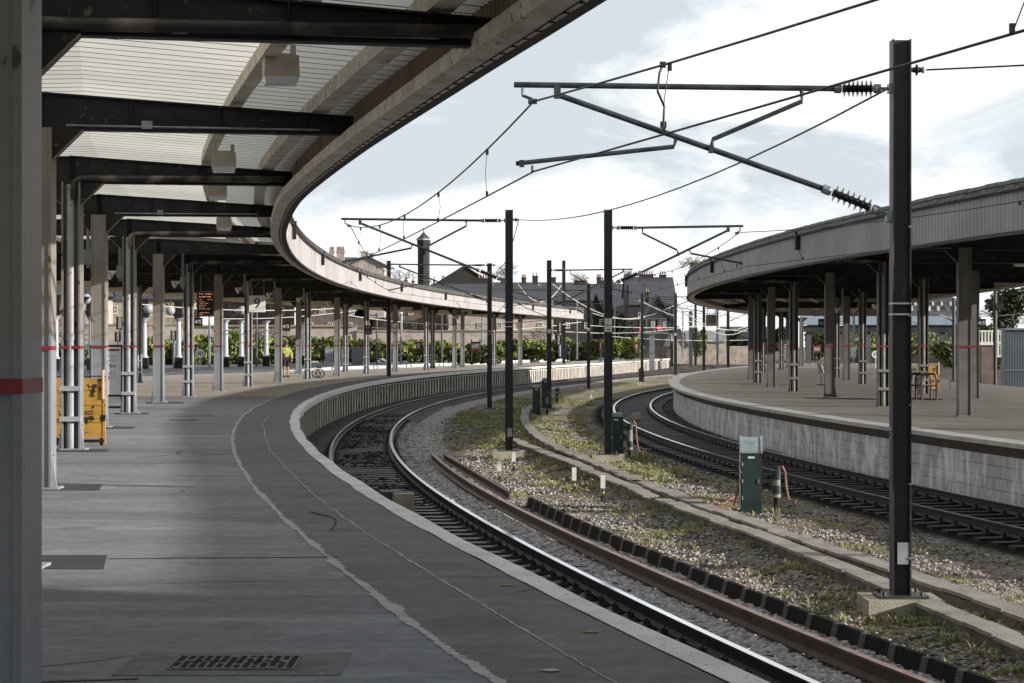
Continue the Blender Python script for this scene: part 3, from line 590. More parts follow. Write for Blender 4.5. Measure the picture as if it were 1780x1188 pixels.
mb = MB(); sweep(mb, edgeR, ysR, [(.03, ZP-.075), (.22, ZP-.26), (.25, ZP-.27)]); mb.build('corbel', corb, plR, world=True)
def wallmat():
    m = bpy.data.materials.new('stained_block_wall'); m.use_nodes = True; N = m.node_tree.nodes; L = m.node_tree.links; b = N['Principled BSDF']; b.inputs['Roughness'].default_value = .85
    uv = N.new('ShaderNodeUVMap'); uv.uv_map = 'UVMap'; br = N.new('ShaderNodeTexBrick'); L.new(uv.outputs[0], br.inputs['Vector'])
    br.inputs['Scale'].default_value = 1; br.inputs['Brick Width'].default_value = .62; br.inputs['Row Height'].default_value = .205; br.inputs['Mortar Size'].default_value = .008; br.inputs['Bias'].default_value = -.2
    br.inputs['Color1'].default_value = (.54, .54, .55, 1); br.inputs['Color2'].default_value = (.40, .395, .40, 1); br.inputs['Mortar'].default_value = (.20, .195, .19, 1)
    mp = N.new('ShaderNodeMapping'); mp.inputs['Scale'].default_value = (1.6, .75, 1); L.new(uv.outputs[0], mp.inputs[0])
    n = N.new('ShaderNodeTexNoise'); n.inputs['Scale'].default_value = 1.5; n.inputs['Detail'].default_value = 9; n.inputs['Roughness'].default_value = .62; n.inputs['Distortion'].default_value = .35; L.new(mp.outputs[0], n.inputs['Vector'])
    r = N.new('ShaderNodeValToRGB'); L.new(n.outputs[0], r.inputs[0]); e = r.color_ramp.elements; e[0].position = .45; e[0].color = (0, 0, 0, 1); e[1].position = .60; e[1].color = (.9, .9, .9, 1)
    mx = N.new('ShaderNodeMixRGB'); L.new(r.outputs[0], mx.inputs[0]); L.new(br.outputs[0], mx.inputs[1]); mx.inputs[2].default_value = (.85, .86, .87, 1)
    L.new(mx.outputs[0], b.inputs['Base Color']); bp = N.new('ShaderNodeBump'); bp.inputs['Strength'].default_value = .5; bp.inputs['Distance'].default_value = .01; L.new(br.outputs['Fac'], bp.inputs['Height']); bp.invert = True; L.new(bp.outputs[0], b.inputs['Normal']); return m
mb = MB(); yw = arc(edgeR, 6, 190, .5); vs = []
for y in yw:
    for z in (-.4, ZP-.265): x, yy = off(edgeR, y, .22); vs.append((float(x), float(yy), z))
mb.add(vs, [(2*i, 2*i+1, 2*i+3, 2*i+2) for i in range(len(yw)-1)]); o = mb.build('block_wall', wallmat(), plR, world=True)
uvl = o.data.uv_layers.new(name='UVMap')
for p in o.data.polygons:
    for li in p.loop_indices:
        vi = o.data.loops[li].vertex_index; uvl.data[li].uv = ((vi//2)*.5, .4 if vi % 2 == 0 else .4+ZP+.135)
mb = MB(); sweep(mb, PR2, np.arange(6, 190, 3.), [(0, ZP), (.0, -.4)]); x0, y0 = float(edgeR(190)), 190; mb.add([(x0, 189.5, -.4), (x0, 189.5, ZP), (float(PR2(189)), 189.5, ZP), (float(PR2(189)), 189.5, -.4)], [(0, 1, 2, 3)]); mb.build('rear_wall', M['trough'], plR, world=True)

# ------------------------------------------------------------ canopies
def beam_mb(x0, y0, nx, ny, t0, t1, zb, h0, h1, w=.16):
    """tapered I beam from station t0 to t1 along (nx,ny)"""
    mb = MB(); px_, py_ = -ny, nx
    def P(t, s, z): return (x0+nx*t+px_*s, y0+ny*t+py_*s, z)
    def slab(ww, za0, zb0, za1, zb1): mb.hexa([P(t0, -ww, za0), P(t1, -ww, za1), P(t1, ww, za1), P(t0, ww, za0), P(t0, -ww, zb0), P(t1, -ww, zb1), P(t1, ww, zb1), P(t0, ww, zb0)])
    slab(w/2, zb, zb+.02, zb, zb+.02); slab(.02, zb+.02, zb+h0-.02, zb+.02, zb+h1-.02); slab(w/2, zb+h0-.02, zb+h0, zb+h1-.02, zb+h1)
    return mb
def build_canopy(name, label, fo, sgn, fi, y0, y1, colpos, dcol, fmat, hf, hb, plate_m, fo_d, lamps=True, roofh=.95, detail_to=60, deckm=None):
    """fo: plan curve of the track-side fascia (offset fo_d), sgn: +1 if the platform lies to the right of it; fi: the other side"""
    X0 = float(fo(60)); cp = empty(name, (X0, 60, ZP), label=label, cat='platform canopy')
    ys = arc(fo, y0, y1, 1.0); A = [tuple(float(q) for q in off(fo, y, fo_d)) for y in ys]
    hfA = np.array([float(hf(y)) for y in ys])+EZ; hbA = np.array([float(hb(y)) for y in ys])+EZ
    s = -sgn   # outward
    # corrugated fascia
    yf = arc(fo, y0, y1, .052); mb = MB(); vs = []
    pat = (0, .022, .022, 0)
    for i, y in enumerate(yf):
        d = fo_d+s*pat[i % 4]; x, yy = off(fo, y, d); z0 = EZ+float(hf(y)); vs.append((float(x), float(yy), z0)); vs.append((float(x), float(yy), z0+roofh-.18))
    mb.add(vs, [(2*i, 2*i+1, 2*i+3, 2*i+2) for i in range(len(yf)-1)]); mb.build('fascia', fmat, cp, world=True)
    # bottom angle, inner channel
    zz = hfA
    mb = MB(); sweep(mb, fo, ys, [(fo_d+s*.06, -.03), (fo_d+s*.06, .02), (fo_d+s*.03, .02), (fo_d-s*.10, .0), (fo_d-s*.10, -.03)], closed=True, zadd=zz); mb.build('bottom_flashing', M['black'], cp, world=True)
    mb = MB(); sweep(mb, fo, ys, [(fo_d-s*.05, -.035), (fo_d-s*.27, .0), (fo_d-s*.27, .13), (fo_d-s*.24, .13), (fo_d-s*.24, .03), (fo_d-s*.04, .0)], closed=True, zadd=zz)
    yr = [y for y in arc(fo, max(y0, 8), min(y1, detail_to), .42)]
    for y in yr:
        x, yy = off(fo, y, fo_d-s*.075); mb.box((float(x), float(yy), EZ+float(hf(y))-.036), (.05, .010, .010), -math.atan(float(slope(fo, y))), 1)
    mb.build('edge_channel', [M['cream'], M['black']], cp, world=True)
    yi = arc(fo, y0, min(y1, 75), .045); mb = MB(); vs = []
    for i, y in enumerate(yi):
        x, yy = off(fo, y, fo_d-s*(.035+(0, .025, .025, 0)[i % 4])); z0 = EZ+float(hf(y)); vs += [(float(x), float(yy), z0+.02), (float(x), float(yy), z0+.56)]
    mb.add(vs, [(2*i, 2*i+1, 2*i+3, 2*i+2) for i in range(len(yi)-1)]); mb.build('inner_sheet', M['inner'], cp, world=True)
    # tiled roof edge
    mb = MB(); yt = arc(fo, y0, y1, .42); zt = roofh-.18
    for i in range(len(yt)-1):
        g = (yt[i+1]-yt[i])*.03; a, b_ = yt[i]+g, yt[i+1]-g; h = EZ+float(hf(yt[i])); j = RNG.normal(0, .004)
        for (d0_, z0, d1_, z1) in ((.13, zt, .075, zt+.10), (.085, zt+.115, .02, zt+.20)):
            sweep(mb, fo, [a, b_], [(fo_d+s*d0_, h+z0+j), (fo_d+s*d1_, h+z1+j), (fo_d+s*(d1_-.03), h+z1+j), (fo_d+s*(d0_-.03), h+z0+j)], closed=True, caps=True)
    mb.build('roof_edge_tiles', M['tile'], cp, world=True)
    mb = MB(); sweep(mb, fo, ys, [(fo_d+s*.10, zt-.03), (fo_d+s*.10, zt+.06), (fo_d+s*.0, zt+.17), (fo_d-s*.3, zt+.20), (fo_d-s*.3, zt-.03)], closed=True, zadd=zz); mb.build('roof_edge_backing', M['black'], cp, world=True)
    # downstands on the fascia
    mb0 = MB(); mb0.box((0, 0, -.12), (.10, .17, .44)); mb0.box((0, 0, .10), (.13, .2, .05)); first = None
    for y in arc(fo, 38, y1-2, 17.8):
        x, yy = off(fo, y, fo_d+s*.085); z = EZ+float(hf(y))+roofh-.22; L0 = parent_loc(cp)
        if first is None: first = mb0.build('overflow_spout', M['black'], cp); o = first
        else: o = first.copy(); COL.objects.link(o)
        o.parent = cp; o.location = (float(x)-L0.x, float(yy)-L0.y, z-L0.z); o.rotation_euler = (0, 0, -math.atan(float(slope(fo, y))))
    # decking
    mb = MB(); yd = arc(fo, y0, y1, .44); mbs = MB(); yop = 63. if deckm is None else -99.
    def stations(y):
        xa, yaa = [float(q) for q in off(fo, y, fo_d)]; xb = float(fi(yaa)); h = EZ+float(hb(yaa))
        nx, ny = [float(q) for q in off(fo, y, fo_d+sgn)]; nx -= xa; ny -= yaa
        t = dcol; xc, yc_ = xa+nx*t, yaa+ny*t
        return [(xa, yaa, h+.39), (xc, yc_, h+.61), (xb if (xb-xc)*sgn > .3 else xc+sgn*.3, yc_, h+.44)]
    S = [stations(y) for y in yd]
    for i in range(len(yd)-1):
        a, b_ = S[i], S[i+1]
        for (p0, p1, k, dz) in ((0, .89, 0, 0), (.89, 1, 1, 0)):
            r0 = [tuple(a[q][c]+(b_[q][c]-a[q][c])*p0+(dz if c == 2 else 0) for c in range(3)) for q in range(3)]
            r1 = [tuple(a[q][c]+(b_[q][c]-a[q][c])*p1+(dz if c == 2 else 0) for c in range(3)) for q in range(3)]
            (mbs if yd[i] < yop else mb).add(r0+r1, [(0, 1, 4, 3), (1, 2, 5, 4)], k)
    mb.build('decking', [deckm or M['deck'], M['gap']], cp, world=True)
    if mbs.v: mbs.build('ceiling_made_translucent', [M['sheet'], M['gap']], cp, world=True)
    mb = MB(); rr = []
    for a in [a for a in S[::4] if a[0][1] > yop]+[S[-1]]:
        hh = EZ+float(hf(a[0][1]))+roofh-.05; rr += [(a[0][0], a[0][1], hh), (a[1][0], a[1][1], hh+.12), (a[2][0], a[2][1], hh)]
    mb.add(rr, [(3*i+j, 3*i+j+1, 3*i+j+4, 3*i+j+3) for i in range(len(rr)//3-1) for j in range(2)]); mb.build('roof_covering', M['slate'], cp, world=True)
    # other side fascia
    mb = MB(); B = [a[2] for a in S[::3]+[S[-1]]]; vs = []
    for (x, y, z) in B:
        h = EZ+float(hf(y)); vs += [(x, y, h-.0), (x-sgn*.10, y, h-.02), (x-sgn*.10, y, h+.10), (x, y, h+.14), (x, y, h+roofh)]
    mb.add(vs, [(5*i+j, 5*i+j+1, 5*i+5+j+1, 5*i+5+j) for i in range(len(B)-1) for j in range(4)]); mb.build('rear_fascia', M['cream'], cp, world=True)
    # end closures
    mb = MB()
    for a in (S[0], S[-1]):
        h = EZ+float(hf(a[0][1])); mb.add([(a[0][0], a[0][1], h), (a[2][0], a[2][1], h), (a[2][0], a[2][1], h+roofh), (a[0][0], a[0][1], h+roofh)], [(0, 1, 2, 3)])
    mb.build('end_fascia', fmat, cp, world=True)
    # longitudinal purlins
    for (d, w, h0, h1, mm) in ((1.45, .16, -.15, -.005, 'cream'), (.50, .20, -.17, -.005, 'cream'), (dcol+1.6, .08, -.25, -.13, 'cream'), (dcol+3.4, .08, -.30, -.2, 'cream')):
        zb_ = np.array([float(hb(y)) for y in ys])+EZ+.39+.22*min(d, dcol)/dcol
        yy_ = ys if d < dcol+1 else [y for y in ys if abs(float(fi(y))-float(fo(y))) > d+.8]
        mb = MB(); sweep(mb, fo, yy_, [(fo_d+sgn*(d-w/2), h0), (fo_d+sgn*(d+w/2), h0), (fo_d+sgn*(d+w/2), h1), (fo_d+sgn*(d-w/2), h1)], closed=True, caps=True, zadd=zb_[:len(yy_)])
        mb.build('purlin', M[mm], cp, world=True)
    # beams
    for i, (cx, cy, pipe) in enumerate(colpos):
        s_ = float(slope(fo, cy)); q = math.sqrt(1+s_*s_); nx, ny = s*1/q, -s*s_/q     # towards the fascia
        t1 = 3.4
        for _ in range(12): t1 += (abs((float(fo(cy+ny*t1))+fo_d*1.0-cx))/abs(nx+1e-9)-t1)*.7
        zb_ = EZ+float(hb(cy)); o = beam_mb(cx, cy, nx, ny, -.05, max(t1-.12, .5), zb_, .43, .22).build('beam', M['black'], cp, world=True)
        if cy < 60:
            for q in (.28, .55, .82):
                mb = MB(); tt = t1*q; hh = .43-.21*q; mb.box((cx+nx*tt, cy+ny*tt-.05, zb_+.02+hh/2-.02), (.012, .06, hh-.05)); mb.build('stiffener', M['black'], o, world=True)
            mb = MB(); mb.tube([(cx+nx*.3, cy+ny*.3-.10, zb_+.05), (cx+nx*(t1-.5), cy+ny*(t1-.5)-.10, zb_+.05)], .012, 5); mb.box((cx+nx*1.2, cy+ny*1.2-.11, zb_+.07), (.12, .05, .09)); mb.build('conduit', M['galv'], o, world=True)
        xin = float(fi(cy)); tin = abs(xin-cx)-.1
        if tin > .4: beam_mb(cx, cy, -nx, -ny, -.05, tin, zb_+.02, .40, .34, .14).build('beam', M['black'], cp, world=True)
        if pipe:
            mb = MB(); w_ = .13; mb.tube([(cx+nx*.05+ny*.12*0, cy-.14, zb_-.25), (cx+nx*.05, cy-.14, zb_+.02), (cx+nx*.14, cy-.13+ny*.14, zb_+.07), (cx+nx*(t1-.2), cy-.13+ny*(t1-.2), zb_+.10)], .052, 10); mb.build('gutter_pipe', M['blackpipe'], cp, world=True, smooth=True)
    return cp
def column_mesh(h, pipe, dark=False):
    """H section column, origin at its base centre; flanges left and right, recess towards the camera"""
    w, dp, t = .29, .28, .028; PP = M['pipeshade' if dark else 'pipe']; MM = dict(M); MM.update(colgrey=M['colshade'], colup=M['colshade']) if dark else None
    def parts(par):
        for (z0, z1, mt, nm) in ((0, 1.72, 'colgrey', 'lower_shaft'), (1.72, h, 'colup', 'upper_shaft')):
            mb = MB()
            for s in (-1, 1): mb.box((s*(w-t)/2, 0, (z0+z1)/2), (t, dp, z1-z0))
            mb.box((0, .0 if pipe else -dp/2+.03, (z0+z1)/2), (w-2*t-.001, .02, z1-z0))
            mb.build(nm, MM[mt] , par)
        mb = MB(); zr = 1.585; mb.box((0, 0, zr), (w+.006, dp+.006, .046)); mb.build('red_band', M['red'], par)
        mb = MB(); mb.box((.03, -.02, .012), (.40, .34, .024))
        for s in (-1, 1): mb.add([(s*w/2, -.12, .024), (s*(w/2+.06), -.12, .024), (s*w/2, -.12, .42), (s*w/2, -.09, .024), (s*(w/2+.06), -.09, .024), (s*w/2, -.09, .42)], [(0, 1, 2), (5, 4, 3), (0, 3, 4, 1), (1, 4, 5, 2), (2, 5, 3, 0)])
        for k in range(6): mb.tube([(w/2, -.06, .06+k*.065), (w/2+.022, -.06, .06+k*.065)], .014, 6); mb.tube([(-w/2-.022, -.06, .06+k*.065), (-w/2, -.06, .06+k*.065)], .014, 6)
        mb.build('base_plate', PP, par)
        for s in (-1, 1):   # knee bracket
            mb = MB(); x0 = s*(w/2-.01); x1 = s*(w/2+.34); a = [(x0, -.07, h-.36), (x1, -.07, h-.02), (x0, -.07, h-.0), (x0, .07, h-.36), (x1, .07, h-.02), (x0, .07, h-.0)]
            mb.add(a, [(0, 1, 2), (5, 4, 3), (0, 3, 4, 1), (1, 4, 5, 2), (2, 5, 3, 0)], 1)
            mb.hexa([(x0, -.08, h-.375), (x1, -.08, h-.035), (x1, .0, h-.035), (x0, .0, h-.375), (x0, -.08, h-.36), (x1, -.08, h-.02), (x1, .0, h-.02), (x0, .0, h-.36)], 0)
            mb.build('knee_bracket', [MM['colup'], M['black']], par)
        if pipe:
            mb = MB(); mb.tube([(-.01, -.09, .02), (-.01, -.09, h-.15), (-.01, -.13, h-.05)], .058, 12); mb.tube([(-.01, -.09, 1.7), (-.01, -.09, 1.78)], .066, 12); mb.tube([(-.01, -.09, h-.9), (-.01, -.09, h-.84)], .066, 12)
            pp = mb.build('downpipe', PP, par, smooth=False)
            for z in (.48, .95): mb = MB(); mb.box((0, -.13, z), (w+.03, .12, .075)); mb.build('clamp', PP, pp)
    return parts
COLP, COLN = {}, {}
def place_column(x, y, h, pipe, label, group, rz=0.):
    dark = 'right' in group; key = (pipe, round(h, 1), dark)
    if key not in COLP:
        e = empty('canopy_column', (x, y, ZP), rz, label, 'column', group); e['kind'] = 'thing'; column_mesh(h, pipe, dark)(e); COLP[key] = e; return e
    return copy_tree(COLP[key], (x, y, ZP), rz, label)
# left canopy
CL = [(-1.628, 6.7, False), (-3.62, 15.8, True)]
for i, (bx, by) in enumerate([(73, 850), (128, 782), (175, 743), (227, 719), (278, 700), (330, 690), (382, 681), (434, 673), (486, 666), (537, 660), (588, 655), (639, 651), (689, 647), (743, 644.5), (792, 641.2)]):
    p = gp(bx-2, by, ZP); CL.append((p.x, p.y, i % 2 == 1))
y = 162.
for px_ in (913,): CL.append((.6, 166, False))
canL = build_canopy('left_canopy', 'long curved canopy over the left platform with pink corrugated fascia', FLc, -1, C2, -8, 187, CL, 3.2, M['fascia'], lambda y: float(hF(y)), lambda y: float(hB(y)), None, 0.)
for i, (x, y, pipe) in enumerate(CL):
    h = EZ+float(hB(y))-ZP+.02; s = float(slope(edgeL, y)); nm = ORD[i]
    lab = 'grey steel canopy column with red band filling the left edge of the picture' if i == 0 else 'canopy column %s, left platform, %s from the camera' % ('with white downpipe' if pipe else 'boxed in plain grey', nm)
    cc_ = place_column(x, y, h, pipe, lab, 'columns of the left canopy, track side row')
    if i == 0: cc_.location.z -= .09
for i, (bx, by) in enumerate([(141, 656), (240.5, 666), (519, 651), (600.6, 647.7), (676, 644), (752, 641), (804, 639.2), (859, 636.4), (905, 634.5)]):
    p = gp(bx, by, ZP); place_column(p.x, p.y, EZ+float(hB(p.y))-ZP+.02, i % 2 == 1, 'steel canopy column of the rear row on the left platform, %s counting from the left' % ORD[i], 'columns of the left canopy, rear row')
# right canopy
RB = [(1675.5, 724), (1535, 708), (1442, 692), (1379.5, 682), (1340.5, 674), (1317, 667), (1306, 661), (1326.5, 648.5)]
hBR = lambda y: float(np.interp(y, [20, 50, 57, 100, 170], [2.2, 2.14, 2.12, 2.12, 2.1])); hFR = lambda y: float(np.interp(y, [20, 50, 90, 170], [2.05, 2.05, 2.06, 2.05]))
CR = [(float(FR(y))+1.6, y, k % 2 == 0) for k, y in enumerate((14, 23, 32, 41))]
for i, (bx, by) in enumerate(RB): p = gp(bx, by, ZP); CR.append((p.x, p.y, i in (1, 3, 5, 7)))
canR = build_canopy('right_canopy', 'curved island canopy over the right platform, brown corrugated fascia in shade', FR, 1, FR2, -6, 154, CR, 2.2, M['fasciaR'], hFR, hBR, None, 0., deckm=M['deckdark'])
for i, (x, y, pipe) in enumerate(CR):
    lab = 'steel canopy column just outside the right edge of the view' if i < 4 else 'steel canopy column on the right platform, front row, %s from the camera' % ORD[i-4]
    if i >= 4 or True: place_column(x, y, EZ+hBR(y)-ZP+.02, pipe, lab, 'columns of the right canopy, front row' if i >= 4 else 'columns of the right canopy outside the view')
for i, (bx, by, pipe) in enumerate([(1692.5, 694, 0), (1605, 686, 1), (1499, 668.7, 1), (1471.5, 661.7, 0), (1454, 657.4, 1), (1358, 643.5, 1), (1370, 641, 0), (1393, 636.4, 0)]):
    p = gp(bx, by, ZP); place_column(p.x, p.y, EZ+hBR(p.y)-ZP+.02, bool(pipe), 'steel canopy column on the right platform, rear row, %s from the camera' % ORD[i], 'columns of the right canopy, rear row')
# ------------------------------------------------------------ overhead line masts
def insulator(parent, p0, p1, n=7, r=.084):
    p0, p1 = Vector(p0), Vector(p1); d = (p1-p0); L_ = d.length; d.normalize(); mb = MB()
    mb.tube([p0, p0+d*L_*.12, p0+d*L_*.15], [r*.55, r*.6, r*.5], 10, 1); mb.tube([p1-d*L_*.15, p1-d*L_*.12, p1], [r*.5, r*.6, r*.55], 10, 1)
    pts, rr = [], []
    for i in range(n):
        c = .17+.66*(i+.5)/n; w = .66/n
        for o_, q in ((-.48, .42), (-.16, .5), (-.06, 1.), (.04, 1.), (.20, .5), (.48, .42)): pts.append(p0+d*L_*(c+w*o_)); rr.append(r*q)
    mb.tube(pts, rr, 12, 0); return mb.build('insulator', [M['insul'], M['galv']], parent)
def make_mast(x, y, top, label, zb=0., w=.19, found=True, arms=(), plate=None, bands=False, matn='mast', grp='overhead line masts', ret=False, patch=False, gz0=None):
    """arms: (direction, length, z top tube, z lower bracket, z registration) measured from the eye level"""
    e = empty('overhead_mast', (x, y, zb), label=label, cat='mast', group=grp); E_ = EZ-zb; h = E_+top
    mb = MB(); t = .016; z0 = .16 if found else 0
    for s in (-1, 1): mb.box((s*(w-t)/2, 0, (z0+h)/2), (t, w*1.05, h-z0))
    mb.box((0, -.01, (z0+h)/2), (w-2*t, .02, h-z0)); mb.build('post', M[matn], e)
    if found:
        mb = MB(); mb.box((0, 0, .02), (.76, .76, .26)); mb.build('concrete_base', M['concrete'], e)
        mb = MB(); mb.box((0, 0, .165), (.50, .44, .028)); 
        for a in (-.19, .19):
            for b in (-.16, .16): mb.tube([(a, b, .17), (a, b, .22)], .018, 6)
        mb.build('foot_plate', M['mast'], e)
    if found and y < 60:
        mb = MB(); mb.tube([(w*.42, -w*.54, .2), (w*.42, -w*.54, E_+1.2)], .007, 5); mb.build('earth_cable', M['black'], e)
        for z in (.55, 1.3, 2.1, 3.0, 3.9): mb = MB(); mb.box((w*.42, -w*.54-.004, z), (.03, .012, .02)); mb.build('cable_clip', M['galv'], e)
    if bands:
        mb = MB(); zz = [E_+bands[0], E_+bands[1]]
        for z in zz: mb.box((0, 0, z), (w+.008, w*1.05+.008, .018))
        mb.build('white_bands', M['white'], e)
    if patch:
        mb = MB(); mb.box((.012, -w*.525-.0-.0, .60), (w-2*t-.04, .004, .22)); mb.build('unpainted_patch', M['panel'], e)
    if plate:
        zpl, lines, pw = plate; pl = MB(); n = len(lines); ph = pw*.62*n
        pl.box((0, -w*.525-.006, E_+zpl), (pw, .008, ph)); po = pl.build('number_plate', M['white'], e)
        for i, sx in enumerate(lines): text(sx, pw*.5, M['signblack'], po, (0, -w*.525-.012, E_+zpl+ph/2-pw*.62*(i+.5)))
    for (dr, ln, zt, zl, zr) in arms:
        k = ln/3.92; zt += E_; zl += E_; zr += E_
        a = MB(); D = lambda q, z: (dr*q*k, 0, z); F_ = lambda q, z: (dr*q, 0, z)
        dx, dz = D(3.48, zt-.06), F_(.79, zl+.287)
        a.tube([F_(.67, zt), D(3.92, zt+.04)], .030, 10); a.tube([dx, dz], .030, 10)
        f = lambda t_: (dx[0]+(dz[0]-dx[0])*t_, 0, dx[2]+(dz[2]-dx[2])*t_)
        q = f(.58); a.tube([D(1.0, zt-.02), D(1.0, zt-.13), (q[0]-dr*.02, 0, q[2]+.10), q], .024, 8)
        q2 = f(.45); a.tube([q2, (q2[0]+dr*.03, 0, q2[2]-.10), D(3.9, zr)], .024, 8)
        a.box(D(3.48, zt-.03), (.07, .07, .14)); a.box((q[0], 0, q[2]), (.05, .08, .08)); a.box(D(3.84, zr), (.05, .06, .07)); a.tube([D(3.73, zr-.02), D(3.73, zr-.09)], .018, 6)
        a.tube([D(3.83, zt+.02), D(3.83, zt-.07), D(3.73, zt-.11)], .018, 6); a.box(D(3.73, zt-.13), (.09, .06, .05))
        ca = a.build('cantilever', M['tube'], e)
        insulator(ca, F_(.20, zt), F_(.67, zt)); insulator(ca, F_(.20, zl+.05), F_(.79, zl+.29))
        b = MB(); b.tube([F_(.08, zt), F_(.22, zt)], .018, 6); b.box(F_(.10, zt), (.05, .13, .09)); b.build('wall_bracket', M['galv'], ca); b = MB(); b.tube([F_(.08, zl), F_(.23, zl+.06)], .02, 6); b.box(F_(.11, zl), (.07, .14, .11)); b.build('wall_bracket', M['galv'], ca)
    if ret:
        insulator(e, (.09, 0, E_+ret), (.24, 0, E_+ret), 1, .06)
    return e
mx = lambda p, Y: (p-890)/FPX*Y
make_mast(mx(1565, 22), 22, 3.09, 'nearest dark steel mast with white painted patch, standing on a square concrete base', arms=((-1, 3.92, 2.60, 1.30, 1.84),), bands=(.42, .31), ret=2.79, patch=True)
m1 = [o for o in bpy.data.objects if o.name == 'overhead_mast'][0]
text('303', .05, M['white'], m1, (-.10, -.02, EZ-.85), rot=(R(90), 0, R(-90)), name='small_number'); text('1', .06, M['white'], m1, (-.10, -.02, EZ-.94), rot=(R(90), 0, R(-90)), name='small_number')
make_mast(mx(885, 52.3), 52.3, 3.26, 'dark mast with long arm towards the left platform, beside the start of the rusty rails', arms=((-1, 4.05, 3.0, 1.53, 2.0),), bands=(.55, .44), ret=3.02, patch=True)
make_mast(mx(1057, 50.5), 50.5, 3.15, 'dark mast with white number plate, arm reaching right over the far track', arms=((1, 3.15, 2.73, 1.41, 1.9),), plate=(.46, ('E', '303', '38'), .17), ret=False)
make_mast(mx(851, 87), 87, 3.28, 'dark mast seen left of the long-armed mast, its arm crossing the pink fascia', arms=((-1, 4.06, 3.2, 1.75, 2.2),), bands=(.55, .44), ret=3.2)
make_mast(mx(954.5, 87), 87, 3.4, 'dark mast with small grey number plate standing by the narrow green cabinet', arms=((1, 3.35, 3.0, 1.55, 2.1),), plate=(.55, ('E', '7'), .13))
make_mast(mx(1023, 127), 127, 3.57, 'thin mast at the end of the pink fascia with a small plate', arms=((-1, 5.0, 3.2, 1.8, 2.2),), plate=(.9, ('E', '9'), .15))
make_mast(mx(1116, 150), 150, 3.6, 'mast behind a low green cabinet in front of the signal gantry', arms=((1, 4.2, 3.3, 1.8, 2.3),), matn='mastgrey')
make_mast(mx(1174, 185), 185, 4.4, 'mast at the tip of the right platform, lit along its right side', arms=((-1, 4.6, 3.9, 2.3, 2.7),), plate=(.9, ('E', '1'), .15), matn='mastgrey', w=.26)
far = [(980, 190, 7.4, ZP, .30, 'mastgrey', 'tall thick mast rising behind the end of the left canopy'), (676, 112, 4.35, -.2, .2, 'mast', 'mast top poking above the left canopy roof near the gable'),
 (1090.5, 262, 7.3, .3, .30, 'mastgrey', 'slim pale sided mast in front of the dark houses, left of the signals'), (1167.5, 250, 4.3, .2, .34, 'mastgrey', 'dark mast immediately left of the platform tip mast'),
 (1200.5, 255, 4.0, .2, .42, 'galv', 'broad pale grey mast by the brick gable'), (1209, 262, 5.2, .2, .28, 'mastgrey', 'slim mast just right of the broad pale grey mast'),
 (1223.5, 222, 4.2, 0, .26, 'mast', 'dark mast immediately left of the hanging number ten sign'), (1247, 268, 4.4, .2, .26, 'galv', 'thin mast immediately right of the hanging number ten sign'),
 (1265.5, 240, 4.6, 0, .30, 'mast', 'dark mast nearest to the front columns of the right platform'), (1536, 210, 5.2, 0, .26, 'mastgrey', 'mast beyond the right platform partly behind its columns'),
 (1646, 250, 5.6, 0, .22, 'galv', 'pale lamp mast in front of the large slate roofed hall'), (1484, 230, 5.0, 0, .24, 'galv', 'pale thin mast seen between rear columns of the right platform')]
for i, (p, Y, top, zb, w, mt, lab) in enumerate(far):
    arms = () if i in (0, 1, 2, 4, 10) else (((-1 if i % 2 else 1), 3.6, top-.5, top-2.0, top-1.5),)
    make_mast(mx(p, Y), Y, top, lab, zb=zb, w=w, found=False, arms=arms, matn=mt)

# ------------------------------------------------------------ wires
def wire(name, pts, sags, r, label, group, n=14):
    mb = MB(); P_ = []
    for i in range(len(pts)-1):
        a, b = Vector(pts[i]), Vector(pts[i+1])
        for j in range(n+(i == len(pts)-2)):
            t = j/n; q = a.lerp(b, t); q.z -= 4*sags[i]*t*(1-t); P_.append(q)
    mb.tube(P_, r, 6); o = mb.build(name, M['palewire' if name == 'span_wire' else 'wire']); tag(o, label, 'overhead wire', group); return o, P_
def zq(v): return EZ+v
c1 = [(9.0, -9, zq(2.5)), (.22, 22, zq(2.47)), (-3.90, 52.3, zq(2.88)), (-4.78, 87, zq(3.06)), (.3, 127, zq(3.1)), (9.4, 185, zq(3.7)), (24, 240, zq(3.9))]
k1 = [(8.6, -9, zq(1.86)), (.22, 22, zq(1.76)), (-3.92, 52.3, zq(1.93)), (-4.85, 87, zq(2.12)), (.2, 127, zq(2.15)), (9.4, 185, zq(2.6)), (24, 240, zq(2.7))]
c2 = [(11.2, 20, zq(2.75)), (5.30, 50.5, zq(2.62)), (4.85, 87, zq(2.9)), (9.3, 127, zq(3.0)), (20, 180, zq(3.3))]
k2 = [(11.9, 20, zq(1.95)), (5.45, 50.5, zq(1.83)), (5.05, 87, zq(2.03)), (9.5, 127, zq(2.2)), (20, 180, zq(2.4))]
def span(c, k, sag, lab1, lab2, rs):
    oc, pc = wire('catenary_wire', c, sag, rs, lab1, 'catenary wires', 16); ok, pk = wire('contact_wire', k, [.03]*len(sag), rs*.9, lab2, 'contact wires', 16)
    for i in range(min(4, len(c)-1)):
        for j in (2, 5, 8, 11, 14):
            a, b = pc[i*16+j], pk[i*16+j]; mb = MB(); m_ = a.lerp(b, .5)+Vector((.03 if j % 2 else -.02, 0, 0))
            mb.tube([a, m_, b], rs*.42, 5); mb.box(tuple(a-Vector((0, 0, .03))), (.035, .035, .07)); mb.box(tuple(b+Vector((0, 0, .03))), (.03, .03, .06)); mb.build('dropper', M['wire'], oc)
    return oc
oc = span(c1, k1, [.27, .45, .45, .4, .4, .4], 'catenary wire over the near track, highest wire crossing the sky from the upper right', 'contact wire over the near track, hanging below its catenary wire', .0105)
